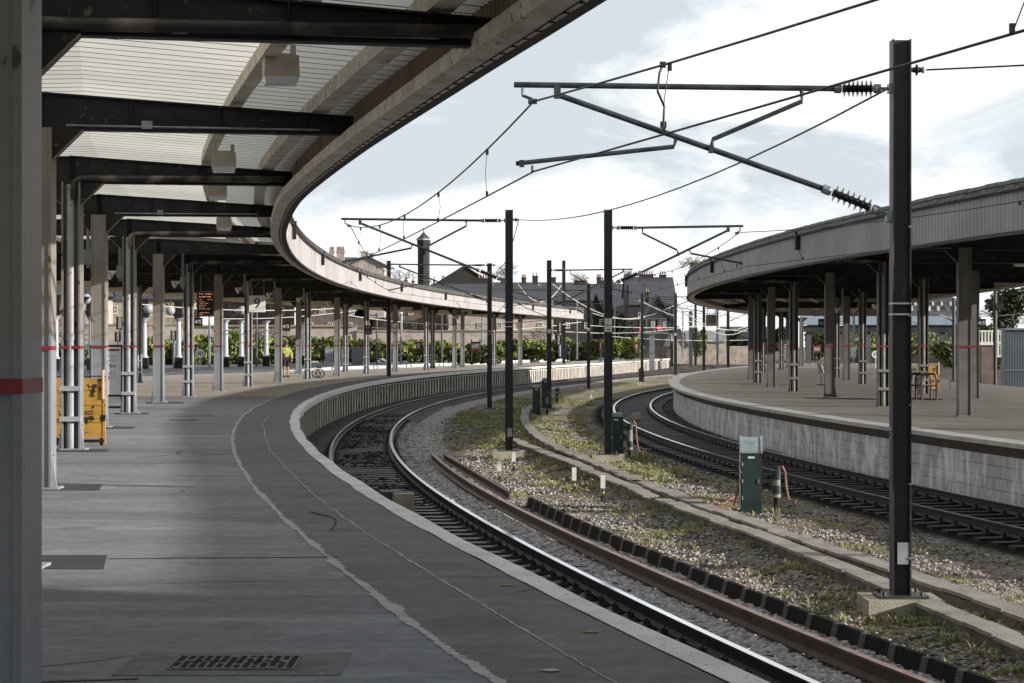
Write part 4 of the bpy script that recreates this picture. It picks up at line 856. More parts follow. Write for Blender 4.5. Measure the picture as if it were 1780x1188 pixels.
mb = MB(); a, b = px(1152, 113, 18.5), px(1153, 217, 18.2); mb.tube([a, a.lerp(b, .15)+Vector((-.03, 0, 0)), a.lerp(b, .45)+Vector((-.045, 0, 0)), a.lerp(b, .7)+Vector((.01, 0, 0)), b], .011, 6); mb.box(tuple(a), (.05, .05, .05)); mb.box(tuple(b), (.05, .05, .05)); mb.build('bonding_jumper', M['wire'], oc)
span(c2, k2, [.35, .4, .4, .4], 'catenary wire over the far track along the right canopy', 'contact wire over the far track in front of the right fascia', .0105)
wire('return_wire', [(3.85, 22, zq(2.62)), (.16, 52.3, zq(3.02)), (mx(853, 87)+.2, 87, zq(3.2))], [.42, .5], .011, 'single return wire sagging from the nearest mast to the long-armed mast', 'return wires')
wire('return_wire', [(4.20, 22, zq(2.79)), (14, 19.6, zq(3.15))], [.05], .010, 'short feeder wire leaving the right of the nearest mast', 'return wires')
wire('return_wire', [(mx(885, 52.3)+.12, 52.3, zq(2.6)), (mx(885, 52.3)+.22, 52.3, zq(3.0))], [.0], .009, 'short jumper at the top of the long-armed mast', 'return wires')
for i, (xa, ya, Ya, xb, yb, Yb, sg) in enumerate([(1020, 566, 210, 1310, 561, 250, .4), (1030, 545, 215, 1190, 520, 230, 1.2), (1060, 585, 235, 1330, 590, 250, .3), (960, 575, 190, 1210, 566, 240, .5), (900, 494, 130, 975, 497, 150, 1.1), (960, 494, 150, 1120, 552, 215, 1.0),
   (1110, 522, 205, 1330, 575, 250, 1.), (1180, 535, 200, 1320, 556, 245, 1.6), (600, 565, 150, 1010, 560, 180, .6), (600, 548, 160, 1000, 548, 190, .8), (230, 545, 150, 620, 540, 160, .5), (230, 528, 140, 640, 532, 165, .4), (1560, 530, 200, 1780, 545, 190, .6), (1200, 548, 190, 1330, 540, 240, 2.2), (1270, 603, 260, 1310, 600, 260, .1)]):
    o, _ = wire('span_wire', [px(xa, ya, Ya), px(xb, yb, Yb)], [sg], .035, 'distant span wire strung between the far masts of the junction', 'distant span wires', 10)

# ------------------------------------------------------------ lineside cabinets
def cabinet(loc, h, lidkind, label, rz=0., w=.35):
    e = empty('lineside_cabinet', loc, rz, label, 'cabinet', 'green lineside cabinets')
    mb = MB(); mb.box((0, 0, h/2-.1), (w, w*.9, h+.2)); mb.box((-w/2-.006, 0, h/2), (.012, w*.9+.01, h*.98), 0, 1); mb.build('body', [M['green'], M['greypl']], e)
    mb = MB(); mb.box((0, -w*.45-.006, h-.075), (.11, .006, .032)); mb.build('label_plate', M['white'], e)
    mb = MB(); mb.box((0, -w*.45-.004, h*.47), (w*.86, .008, h*.78)); do = mb.build('door', M['green'], e); mb = MB(); mb.box((w*.34, -w*.45-.014, h*.5), (.03, .014, .07)); mb.build('lock', M['galv'], do)
    for z in (.2, .5, .8): mb = MB(); mb.tube([(-w*.42, -w*.45-.010, h*z-.03), (-w*.42, -w*.45-.010, h*z+.03)], .009, 6); mb.build('hinge', M['galv'], do)
    mb = MB()
    if lidkind:
        pr = [(-w*.5-.01, 0), (-w*.5-.01, .03), (-w*.36, .21), (-w*.2, .27), (w*.42, .27), (w*.5, .2), (w*.5, 0)]
        for s0, s1, sc_ in ((-w/2-.012, -w/2+.025, 1), (w/2-.025, w/2+.012, 1), (-w/2+.025, w/2-.025, .93)):
            a = [(s0, y_*sc_, h+z_*sc_) for y_, z_ in pr]+[(s1, y_*sc_, h+z_*sc_) for y_, z_ in pr]; n = len(pr)
            mb.add(a, [(i, (i+1) % n, n+(i+1) % n, n+i) for i in range(n)]+[tuple(range(n-1, -1, -1)), tuple(range(n, 2*n))])
        mb.box((0, 0, h+.004), (w+.03, w+.01, .02))
    else: mb.box((0, 0, h+.045), (w*.92, w*.9, .09), taper=.93)
    mb.build('lid', M['greenlid'], e); return e
def standpipe(loc, h, label, side=1):
    e = empty('cable_standpipe', loc, 0, label, 'standpipe', 'cable standpipes beside the cabinets')
    mb = MB(); mb.tube([(0, 0, -.05), (0, 0, .18)], .055, 12); mb.build('foot', M['black'], e)
    mb = MB(); mb.tube([(0, 0, .18), (0, 0, h)], .066, 14); mb.build('tube', M['greypl'], e)
    mb = MB(); mb.tube([(0, 0, .24), (0, 0, .38)], .076, 14); mb.tube([(0, 0, h-.14), (0, 0, h+.01)], .078, 14); mb.tube([(-.17, 0, h-.08), (.15, 0, h-.08)], .026, 8); mb.build('collar', M['green'], e)
    mb = MB(); mb.tube([(.03, -.03, h-.03), (.03, -.05, h+.07), (.08, -.06, h+.08), (.13, -.05, h-.02), (.15, -.04, h*.6), (.19, -.03, h*.25), (.24, -.05, .12), (.29, -.10, .10), (.31, -.1, .16)], .020, 8); mb.build('hose', M['hose'], e); return e
ca = gp(1307, 888, -.02); cabinet((ca.x, ca.y+.15, 0), .93, 1, 'dark green cabinet with curved weathered hood, nearest of the green cabinets', R(-4)); standpipe((ca.x+.44, ca.y+.25, 0), .62, 'grey standpipe with green collars and drooping pink hose, beside the hooded cabinet')
cb = gp(1070, 797, -.02); cabinet((cb.x, cb.y+.15, 0), .98, 0, 'dark green cabinet with flat pale lid at the foot of the number plate mast', R(4), .36); standpipe((cb.x+.36, cb.y+.15, 0), .80, 'grey standpipe with green collar beside the flat lidded cabinet')
cc = gp(932.5, 721, -.02); cabinet((cc.x, cc.y+.15, 0), 1.03, 0, 'narrow dark green cabinet standing alone between the troughs', 0, .31)
cd = gp(1115, 668, -.02); cabinet((cd.x, cd.y, 0), 1.02, 0, 'distant green cabinet in front of a grey mast', 0, .34)
ce = gp(949, 716, -.02); cabinet((ce.x, ce.y+1.5, 0), 1.25, 0, 'green cabinet half hidden behind its mast', 0, .3)
p = gp(951, 722, -.05); standpipe((p.x, p.y, 0), .8, 'rusty pink hose post right of the narrow green cabinet')
p = gp(968, 700, -.05); standpipe((p.x, p.y, 0), .62, 'dark short standpipe on the grass beyond the second mast pair')
def ground_hose(pts, label, r=.018):
    mb = MB(); P_ = []
    for (x, y) in pts: q = gp(x, y, 0.); q.z = float(gz(q.x, q.y))+.035; P_.append(q)
    for i in range(len(P_)):
        if i % 2: P_[i].z += .03
    mb.tube(P_, r, 7); tag(mb.build('pink_hose', M['hose'], smooth=True), label, 'hose', 'pink hoses lying on the ballast')
ground_hose([(1160, 864), (1175, 872), (1200, 881), (1240, 886), (1290, 885)], 'pink hose lying along the trough to the hooded cabinet')
ground_hose([(1222, 890), (1240, 884), (1258, 872), (1275, 865), (1285, 862)], 'pink hose bending up towards the hooded cabinet')
ground_hose([(1195, 864), (1230, 866), (1265, 868), (1290, 872)], 'straight pink hose behind the others left of the hooded cabinet')
ground_hose([(1030, 804), (1050, 802), (1075, 800), (1105, 803), (1110, 806)], 'pink hose at the foot of the flat lidded cabinet')
ground_hose([(1095, 778), (1105, 779), (1120, 780), (1132, 784)], 'pink hose emerging right of the flat lidded cabinet')
ground_hose([(960, 728), (975, 731), (990, 734), (998, 731)], 'pink hose on the ballast beyond the narrow cabinet')
mb = MB(); q0 = gp(1276, 880, 0); q1 = Vector((ca.x-.17, ca.y, .62)); mb.tube([q0, q0.lerp(q1, .5)+Vector((.02, 0, .05)), q1], .02, 7); tag(mb.build('pink_hose', M['hose']), 'pink hose rising up the left side of the hooded cabinet', 'hose', 'pink hoses lying on the ballast')
def marker(x, yb, h, label, w=.068):
    q = gp(x, yb, -.06); e = empty('track_marker', (q.x, q.y, -.08), label=label, cat='marker post', group='short white topped marker posts')
    mb = MB(); mb.tube([(0, 0, 0), (0, 0, h*.55)], .018, 6); mb.tube([(-.05, 0, .02), (-.01, 0, h*.3), (0, 0, h*.45)], .01, 5); mb.tube([(.04, 0, .0), (.03, 0, h*.25), (0, 0, h*.4)], .01, 5); mb.build('stem', M['black'], e)
    mb = MB(); mb.tube([(0, 0, h*.36), (0, 0, h*.42)], .03, 8); mb.build('tape', M['yband'], e)
    mb = MB(); mb.box((0, 0, h*.77), (w*1.2, .05, h*.46)); mb.build('white_head', M['white'], e)
for x, yb, h, lab in ((868, 838, .44, 'short white topped marker post, leftmost of the four by the spare rails'), (893, 821, .46, 'short white topped marker post in front of the long-armed mast base'), (998, 860, .52, 'short white topped marker post left of the trough, third from the left'), (1048, 874, .50, 'short white topped marker post with yellow tape, rightmost of the four'), (909, 727, .4, 'tiny white marker near the narrow cabinet'), (1028, 700, .4, 'tiny white marker beyond the junction of troughs')): marker(x, yb, h, lab)
q = gp(1436, 997, -.02); mb = MB(); mb.tube([q+Vector((0, -.02, .03)), q+Vector((0, .03, .03))], .055, 14); tag(mb.build('plastic_cap', mat('pale_pink_plastic', (.62, .46, .40), .5)), 'pale pink round cap lying on the ground left of the nearest mast', 'cap')
q = gp(1107, 731, .0); e = empty('track_box', (q.x, q.y, 0), label='pale yellow box lying between the rails of the far track', cat='track box'); mb = MB(); mb.box((0, 0, .13), (.30, .34, .22), taper=.85); mb.build('case', mat('pale_yellow_box', (.50, .47, .28), .7), e); mb = MB(); mb.box((-.02, -.03, .25), (.10, .10, .02)); mb.build('cap', M['greypl'], e); mb = MB(); mb.tube([(-.5, 0, .05), (-.25, 0, .10), (-.1, 0, .26), (.14, 0, .27)], .012, 5); mb.build('cable', M['white'], e)
q = gp(697, 889, .0); e = empty('timber_treadle_box', (q.x, q.y, 0), R(8), 'weathered cream timber box with dark sloping cover beside the platform wall', 'track box')
mb = MB(); mb.box((.03, -.10, .15), (.36, .34, .30), taper=.9); mb.build('case', M['concrete'], e); mb = MB(); mb.box((-.12, 1.0, .11), (.34, .9, .20)); mb.build('rear_case', M['concrete'], e); mb = MB(); mb.hexa([(-.30, .1, .12), (.12, .1, .12), (.10, 1.3, .2), (-.28, 1.3, .2), (-.28, .1, .31), (.10, .1, .31), (.08, 1.2, .27), (-.26, 1.2, .27)]); mb.build('cover', M['slate'], e)
for (x, y, w_) in ((1180, 889, .5), (990, 718, .3)):
    pass
# ------------------------------------------------------------ lamps, loudspeakers and signs under the canopies
def lamp(loc, rz, label, group='box lamps under the left canopy', hang=.30):
    if 'lamp' in COLP: return copy_tree(COLP['lamp'], loc, rz, label)
    e = empty('canopy_lamp', loc, rz, label, 'lamp', group)
    mb = MB(); mb.box((0, 0, .04), (.33, .30, .20), taper=.96); mb.box((0, 0, .15), (.20, .12, .03)); mb.box((-.12, .05, .20), (.05, .05, .12)); mb.box((.12, .05, .20), (.05, .05, .12)); mb.build('housing', M['lampbox'], e)
    mb = MB(); mb.hexa([(-.145, -.11, -.125), (.145, -.11, -.125), (.145, .11, -.125), (-.145, .11, -.125), (-.163, -.148, -.06), (.163, -.148, -.06), (.163, .148, -.06), (-.163, .148, -.06)]); mb.build('lens', M['lens'], e)
    COLP['lamp'] = e; return e
lampL = [(488, 148, 20.3), (389, 300, 29.5), (378.5, 348, 38.4), (389.5, 401, 47.0), (404, 421, 55.), (419.5, 435, 62.5), (442.5, 450, 70.5), (489, 470, 81)]
for i, (x, yb, Y) in enumerate(lampL):
    zt = EZ+float(hB(Y))+.10; p = px(x, yb, Y); lamp((p.x, Y, p.z+.125), -math.atan(float(slope(edgeL, Y))), 'cream box lamp under the left canopy, %s from the camera' % ORD[i])
COLP['lamp']
for i, (x, yb, Y) in enumerate([(1650, 419, 52), (1773, 466, 62), (1408, 462, 60)]):
    p = px(x, yb, Y); o = lamp((p.x, Y, p.z+.16), .1, 'cream box lamp under the right canopy, %s' % ('high near its fascia', 'at the right edge of the view', 'above the front columns')[i]); o['group'] = 'box lamps under the right canopy'
def speaker(x, ytop, yb, Y, label, group, dirx=-1):
    p = px(x, yb, Y); h = (yb-ytop)/FPX*Y; e = empty('platform_loudspeaker', tuple(p), 0, label, 'loudspeaker', group)
    mb = MB(); mb.tube([(0, 0, 0), (0, 0, h+.3)], .035, 8); mb.box((0, -.02, .22), (.14, .12, .30)); mb.build('hanging_pole', M['colgrey'], e)
    mb = MB(); mb.tube([(dirx*.06, -.02, .22), (dirx*.14, -.05, .20), (dirx*.25, -.10, .14), (dirx*.27, -.11, .13)], [.04, .05, .115, .115], 12); mb.build('horn', M['cream'], e)
for i, (x, yt, yb, Y) in enumerate([(153, 335, 466, 43.6), (208.5, 378, 489, 52), (317.5, 440, 503, 65), (425, 474, 512, 79), (477.5, 478, 520, 86), (528, 490, 527, 99), (578, 503, 533, 112), (735, 528, 552, 132), (796, 535, 556, 148)]):
    speaker(x, yt, yb, Y, 'horn loudspeaker on a hanging pole under the left canopy, %s from the left' % ORD[i], 'loudspeakers under the left canopy')
for i, (x, yt, yb, Y) in enumerate([(1464, 505, 546, 84), (1493, 498, 546, 90), (1531, 480, 540, 78)]):
    speaker(x, yt, yb, Y, 'horn loudspeaker on a hanging pole under the right canopy, %s from the left' % ORD[i], 'loudspeakers under the right canopy')
def hang_sign(x0, y0, x1, y1, Y, s, face, txt, label, size=.72, bars=True, name='hanging_sign', cat='sign', grp=None, tophang=.5):
    a, b = px(x0, y1, Y), px(x1, y0, Y); w, h = b.x-a.x, b.z-a.z; e = empty(name, ((a.x+b.x)/2, Y, a.z), 0, label, cat, grp)
    mb = MB(); mb.box((0, 0, h/2), (w, .08, h)); mb.build('panel', face, e)
    for q in (-.35, .42): mb = MB(); mb.tube([(w*q, 0, h), (w*q, 0, h+tophang)], .015, 6); mb.build('hanger', M['colgrey'], e)
    if s: text(s, h*size, txt, e, (0, -.045, h/2))
    return e
hang_sign(433, 514, 461, 543, 78.5, '9', M['signgrey'], M['signblack'], 'square pale hanging sign with a large black 9', .85, tophang=.6)
hang_sign(1227, 547, 1245, 567, 118, '10', M['signshade'], M['signblack'], 'square hanging sign with shade-browned face and black 10 under the right canopy tip', .72, tophang=.5)
e = hang_sign(343, 507, 384, 551, 76.5, None, M['signblack'], None, 'black hanging departure board with rows of orange text', name='departure_board', cat='departure board', tophang=.6)
a, b = px(343, 551, 76.5), px(384, 507, 76.5); w, h = b.x-a.x, b.z-a.z
mb = MB()
for (x, z, ww, hh) in ((0, h-.01, w+.02, .025), (0, .01, w+.02, .025), (-w/2, h/2, .025, h), (w/2-.03, h/2, .09, h)): mb.box((x, -.045, z), (ww, .03, hh))
mb.build('frame', M['colgrey'], e)
mb = MB(); rows = [(.0, .17, .11), (.28, .40, .11)], [(.0, .52, .22)]
for (x0, x1, r_, th) in ((.02, .22, .10, .05), (.32, .72, .10, .05), (.02, .68, .21, .05), (.02, .22, .32, .025), (.46, .72, .32, .025), (.02, .28, .395, .025), (.02, .5, .47, .025), (.02, .38, .545, .025), (.02, .30, .62, .025), (.02, .60, .69, .025), (.05, .53, .84, .03), (.02, .22, .91, .03)):
    n = max(2, int((x1-x0)*24))
    for k in range(n):
        if (k*7+int(r_*100)) % 6 == 5: continue
        mb.box((-w/2+.05+(w-.15)*(x0+(x1-x0)*(k+.5)/n), -.044, h*(1-r_)), ((w-.15)*(x1-x0)/n*.8, .006, th*(.75+.25*((k*5) % 3)/2)*.9))
mb.build('orange_text', M['led'], e)
def small_sign(x, y, Y, w, h, face, s, txt, label, cat='sign', rnd=False, post=None, size=.55, rz=0., grp=None, zb=None):
    p = px(x, y, Y); z0 = zb if zb is not None else p.z-h/2; e = empty('trackside_sign' if post else 'platform_sign', (p.x, Y, z0), rz, label, cat, grp); zc = p.z-z0
    mb = MB()
    if rnd: mb.disc((0, 0, zc), w/2, (0, -1, 0), 28, .03)
    else: mb.box((0, 0, zc), (w, .04, h))
    mb.build('face', face, e)
    if rnd: mb = MB(); mb.disc((0, .012, zc), w/2+.03, (0, -1, 0), 28, .02); mb.build('rim', M['signblack'], e)
    if s:
        ls = s.split('|')
        for i, q in enumerate(ls): text(q, h*size/max(1, len(ls)*.75), txt, e, (0, -.025, zc+h*(.5-(i+.5)/len(ls))))
    if post: mb = MB(); mb.tube([(0, .03, 0), (0, .03, zc)], .03, 8); mb.build('post', post, e)
    return e
small_sign(347.5, 615, 128, .56, .56, M['white'], '40', M['signblack'], 'round white speed sign reading 40 beyond the left platform', rnd=True, post=M['white'], size=.62, zb=-.3)
small_sign(1522, 616.5, 150, .54, .54, M['white'], '15', M['signblack'], 'round white speed sign reading 15 right of the right platform', rnd=True, post=M['white'], size=.62, zb=-.3)
for x, y, Y, lab in ((344.5, 560, 74, 'black car stop sign reading 4/5 on a left platform column'), (497, 568, 96, 'black car stop sign reading 4/5 near the person in yellow'), (1430, 562, 72, 'black car stop sign reading 4/5 in the middle of the right platform'), (1706, 562, 64, 'black car stop sign reading 4/5 at the far right column')):
    small_sign(x, y, Y, 15/FPX*Y, 15/FPX*Y, M['signblack'], '4/5', M['white'], lab, size=.62, cat='car stop sign', grp='black car stop signs')
small_sign(639.5, 574, 118, .42, .50, M['signblack'], 'NO|WAY', M['greypl'], 'black rectangular notice on a mid canopy column', size=.3)
# ------------------------------------------------------------ yellow trolleys, notice board, benches
def trolley(loc, rz, label, txt=True):
    e = empty('luggage_trolley', loc, rz, label, 'trolley', 'yellow luggage trolleys'); w, h = .80, 1.06
    mb = MB(); mb.box((0, 0, .07+h/2), (w, .03, h-.10)); mb.build('panel', M['yellow'], e)
    mb = MB()
    for z in (.13, .38, .66, .90): mb.box((0, -.022, z), (w, .015, .016))
    for s in (-1, 1): mb.box((s*w/2, 0, .57), (.04, .05, 1.1))
    mb.build('frame_bars', M['yellow'], e)
    mb = MB(); mb.box((0, -.0, 1.115), (w+.04, .045, .018)); mb.build('top_trim', M['black'], e); mb = MB(); mb.box((0, 0, .07), (w, .05, .05)); mb.build('foot_trim', M['black'], e)
    mb = MB(); mb.tube([(w/2-.02, -.02, .75), (w/2-.02, -.02, 1.22)], .028, 8); mb.build('handle', mat('worn_handle', (.62, .42, .30), .5), e)
    for s in (-1, 1): mb = MB(); mb.disc((s*(w/2-.05), .05, .06), .06, (1, 0, 0), 14, .05); mb.build('wheel', M['rubber'], e)
    if txt: text('LEE', .10, M['black'], e, (-.26, -.017, .52), name='lettering'); text('1032', .095, M['black'], e, (.13, -.017, .52)); text('186', .07, M['black'], e, (.20, -.017, .80))
    return e
q = gp(134, 775, ZP); trolley((q.x+.02, q.y+.1, ZP), 0, 'battered yellow luggage trolley panel marked 1032 standing behind a piped column')
q = gp(1613, 681.5, ZP); t = trolley((q.x, q.y, ZP), .03, 'yellow luggage trolley behind the red brown seats on the right platform', False); t.scale = (.95, 1, .84)
q = gp(188, 719, ZP); e = empty('notice_board', (q.x-.04, q.y, ZP), 0, 'black framed notice board with red strip about carriages, beyond the yellow trolley', 'notice board')
mb = MB(); W_, H_ = .74, 1.62
for s in (-1, 1): mb.box((s*(W_/2), 0, H_/2), (.05, .05, H_))
for z in (H_-.02, .42, .15): mb.box((0, 0, z), (W_, .045, .05))
mb.build('frame', M['black'], e)
mb = MB(); mb.box((0, -.01, 1.02), (W_-.05, .02, 1.14)); mb.build('poster', M['poster'], e); mb = MB(); mb.box((.02, -.024, 1.50), (W_-.16, .006, .045)); mb.build('red_strip', M['red'], e)
text('First Class', .10, M['signblack'], e, (.015, -.024, 1.13)); text('Coach L', .10, M['greypl'], e, (.06, -.024, .96)); text('Please wait', .07, M['panel'], e, (.08, -.024, 1.36)); text('here for', .07, M['panel'], e, (.08, -.024, 1.26)); 
mb = MB(); mb.box((.03, -.024, .85), (.5, .004, .008)); mb.build('rule', M['greypl'], e)
def hoop_seat(loc, rz, label):
    e = empty('platform_bench', loc, rz, label, 'bench', 'red brown tubular platform seats')
    for s in (-1, 1):
        mb = MB(); P_ = [(s*.02-.22, 0, 0), (s*.02-.22, 0, .5)]+[(s*.02-.22+.10*(1-math.cos(t)), 0, .5+.13*math.sin(t)) for t in (.4, .8, 1.2, 1.57)]+[(s*.02+.12+.10*math.sin(t), 0, .5+.13*math.cos(t)) for t in (0, .4, .8, 1.57)]+[(s*.02+.22, 0, 0)]
        mb.tube([(x, s*.55, z*1.22) for x, y, z in P_], .034, 8); mb.tube([(-.22, s*.55, .42), (.22, s*.55, .42)], .018, 6); mb.tube([(-.3, s*.55, .015), (.36, s*.55, .015)], .02, 6); mb.build('end_frame', M['redbrown'], e)
    mb = MB(); mb.box((0, 0, .43), (.40, 1.06, .025)); mb.build('seat', M['panel'], e)
    mb = MB(); mb.hexa([(-.20, -.5, .45), (-.15, -.5, .45), (-.15, .5, .45), (-.20, .5, .45), (-.10, -.5, .85), (-.06, -.5, .85), (-.06, .5, .85), (-.10, .5, .85)]); mb.build('backrest', M['panel'], e); return e
q = gp(1590, 695, ZP); hoop_seat((q.x+.05, q.y+.55, ZP), .0, 'tubular red brown seat on the right platform, left of a pair')
q = gp(1615, 696, ZP); hoop_seat((q.x+.02, q.y+.55, ZP), .0, 'tubular red brown seat on the right platform, right of a pair beside the trolley')
q = gp(1430, 670, ZP); e = empty('platform_bench', (q.x, q.y, ZP), 0, 'lone seat seen side-on behind a column in the middle of the right platform', 'bench', 'red brown tubular platform seats')
for s in (-1, 1): mb = MB(); mb.tube([(.02, s*.5, 0), (.02, s*.5, .42), (-.02, s*.5, .46)], .03, 8); mb.tube([(-.02, s*.5, .46), (-.14, s*.5, .86)], .02, 6); mb.tube([(-.14, s*.5, .86), (.08, s*.5, .84), (.16, s*.5, .74), (.14, s*.5, .46)], .018, 6); mb.tube([(-.18, s*.5, .015), (.2, s*.5, .015)], .02, 6); mb.build('end_frame', M['redbrown'], e)
mb = MB(); mb.box((.0, 0, .455), (.34, 1.0, .03)); mb.build('seat', M['panel'], e); mb = MB(); mb.hexa([(-.05, -.5, .48), (-.01, -.5, .48), (-.01, .5, .48), (-.05, .5, .48), (-.17, -.5, .88), (-.13, -.5, .88), (-.13, .5, .88), (-.17, .5, .88)]); mb.build('backrest', M['panel'], e)
mb = MB(); q = gp(1668, 677, ZP); mb.tube([(q.x-.35, q.y, ZP+.3), (q.x+.12, q.y, ZP+.28), (q.x+.2, q.y, ZP+.2), (q.x+.22, q.y, ZP)], .02, 6); mb.tube([(q.x-.35, q.y, ZP+.3), (q.x-.35, q.y, ZP)], .02, 6); tag(mb.build('low_rail', M['black']), 'low black tubular rail right of the yellow trolley on the right platform', 'rail')
# ------------------------------------------------------------ people
def skinned(name, verts, edges, radii, m, parent, lv=2):
    me = bpy.data.meshes.new(name); me.from_pydata(verts, edges, []); o = bpy.data.objects.new(name, me); COL.objects.link(o); o.parent = parent
    o.modifiers.new('s', 'SKIN'); 
    for v, r in zip(me.skin_vertices[0].data if me.skin_vertices else [], radii): v.radius = (r, r)
    s = o.modifiers.new('d', 'SUBSURF'); s.levels = lv; s.render_levels = lv; me.materials.append(m); return o
def person(loc, rz, label, jacket, legs_m, shorts, walk=.16, hair=(.05, .03, .02), arms=((-.28, .10), (.26, -.05)), helmet=None):
    e = empty('person', loc, rz, label, 'person')
    J = dict(pel=(0, 0, .96), ch=(0, .01, 1.25), nk=(0, .0, 1.47), hd=(0, -.02, 1.60), ht=(0, -.02, 1.70),
             hl=(-.10, 0, .92), kl=(-.11, -walk, .50), al=(-.11, -walk*.3, .09), tl=(-.12, -walk*.3-.16, .03), hr=(.10, 0, .92), kr=(.11, walk*.2, .50), ar=(.12, walk*1.2, .11), tr=(.13, walk*1.2-.15, .03),
             sl=(-.19, 0, 1.41), el=(-.27, .03, 1.14), wl=(arms[0][0], -.12, .93+arms[0][1]), ml=(arms[0][0], -.17, .87+arms[0][1]), sr=(.19, 0, 1.41), er=(.28, .02, 1.15), wr=(arms[1][0], -.14, .95+arms[1][1]), mr=(arms[1][0], -.20, .89+arms[1][1]))
    K = list(J); I = {k: i for i, k in enumerate(K)}
    Rr = dict(pel=.13, ch=.14, nk=.055, hd=.085, ht=.07, hl=.085, kl=.058, al=.042, tl=.035, hr=.085, kr=.058, ar=.042, tr=.035, sl=.06, el=.042, wl=.03, ml=.032, sr=.06, er=.042, wr=.03, mr=.032)
    E_ = [('pel', 'ch'), ('ch', 'nk'), ('nk', 'hd'), ('hd', 'ht'), ('pel', 'hl'), ('hl', 'kl'), ('kl', 'al'), ('al', 'tl'), ('pel', 'hr'), ('hr', 'kr'), ('kr', 'ar'), ('ar', 'tr'), ('ch', 'sl'), ('sl', 'el'), ('el', 'wl'), ('wl', 'ml'), ('ch', 'sr'), ('sr', 'er'), ('er', 'wr'), ('wr', 'mr')]
    skinned('body', [J[k] for k in K], [(I[a], I[b]) for a, b in E_], [Rr[k] for k in K], M['skin'], e)
    def cloth(nm, keys, grow, m):
        ks = [k for k in K if k in keys]; ii = {k: i for i, k in enumerate(ks)}; return skinned(nm, [J[k] for k in ks], [(ii[a], ii[b]) for a, b in E_ if a in ii and b in ii], [Rr[k]+grow for k in ks], m, e)
    cloth('jacket', ('pel', 'ch', 'nk', 'sl', 'el', 'wl', 'sr', 'er', 'wr'), .045, jacket); cloth('trousers', ('pel', 'hl', 'kl', 'hr', 'kr')+(() if shorts else ('al', 'ar')), .035, legs_m)
    for s in ('l', 'r'): a, t_ = J['a'+s], J['t'+s]; mb = MB(); mb.box(((a[0]+t_[0])/2, (a[1]+t_[1])/2, .045), (.10, .28, .09), taper=.8); mb.build('shoe', M['darkcloth'], e)
    mb = MB(); mb.tube([(0, -.01, 1.62), (0, -.0, 1.68), (0, .0, 1.745), (0, 0, 1.775)], [.098, .102, .075, .02], 12); mb.build('cap' if helmet else 'hair', helmet or mat('hair_dark', hair, .7), e, smooth=True)
    mb = MB(); mb.tube([(0, -.10, 1.62), (0, -.125, 1.60), (0, -.10, 1.585)], [.008, .016, .014], 6)
    for s in (-1, 1): mb.tube([(s*.086, -.01, 1.59), (s*.104, -.01, 1.62)], [.012, .018], 6)
    mb.build('face_features', M['skin'], e)
    mb = MB()
    for s in (-1, 1): mb.tube([(s*.034, -.108, 1.63), (s*.034, -.112, 1.63)], .009, 6)
    mb.build('eyes', M['darkcloth'], e)
    for s, k in ((-1, 'ml'), (1, 'mr')):
        x, y, z = J[k]; mb = MB()
        for i in range(4): mb.tube([(x+(i-1.5)*.014, y, z), (x+(i-1.5)*.017, y-.03, z-.035), (x+(i-1.5)*.016, y-.035, z-.07+.006*abs(i-1.5))], [.0095, .009, .007], 6)
        mb.tube([(x-s*.03, y, z+.02), (x-s*.045, y-.02, z-.02)], .009, 6); mb.build('fingers', M['skin'], e)
    return e
q = gp(497, 656, ZP); e1 = person((q.x, q.y, ZP), R(20), 'person in yellow high visibility jacket and black shorts standing among the columns', M['hivis'], M['darkcloth'], True, .10)
mb = MB(); mb.box((-.10, .19, 1.18), (.26, .14, .42), taper=.85); mb.build('rucksack', M['darkcloth'], e1)
p = px(988, 624, 205); e2 = person((p.x, 205, ZP), R(-60), 'person in dark clothes and cap standing beyond the end of the left canopy', M['bluecloth'], M['darkcloth'], False, .05, helmet=M['darkcloth'])
q = gp(549, 657.5, ZP); e = empty('folding_bicycle', (q.x+.08, q.y, ZP), 0, 'small black bicycle with red frame leaning behind a piped column', 'bicycle')
for x in (-.06, .12):
    mb = MB(); mb.tube([(x+.21*math.cos(t), .0+.1*x, .22+.21*math.sin(t)) for t in np.linspace(0, 2*math.pi, 20)], .026, 6, cap=False)
    for t in np.linspace(0, math.pi, 5)[:-1]: mb.tube([(x+.2*math.cos(t), .1*x, .22+.2*math.sin(t)), (x-.2*math.cos(t), .1*x, .22-.2*math.sin(t))], .005, 4)
    mb.build('wheel', M['rubber'], e)
mb = MB(); mb.tube([(-.06, 0, .22), (.0, -.03, .45), (.12, 0, .22)], .022, 6); mb.build('frame', M['red'], e)
mb = MB(); mb.tube([(0, -.03, .45), (0, -.03, .56)], .02, 6); mb.tube([(-.14, -.06, .57), (.18, -.06, .58)], .018, 6); mb.box((.1, 0, .50), (.2, .12, .05)); mb.build('handlebar', M['black'], e)
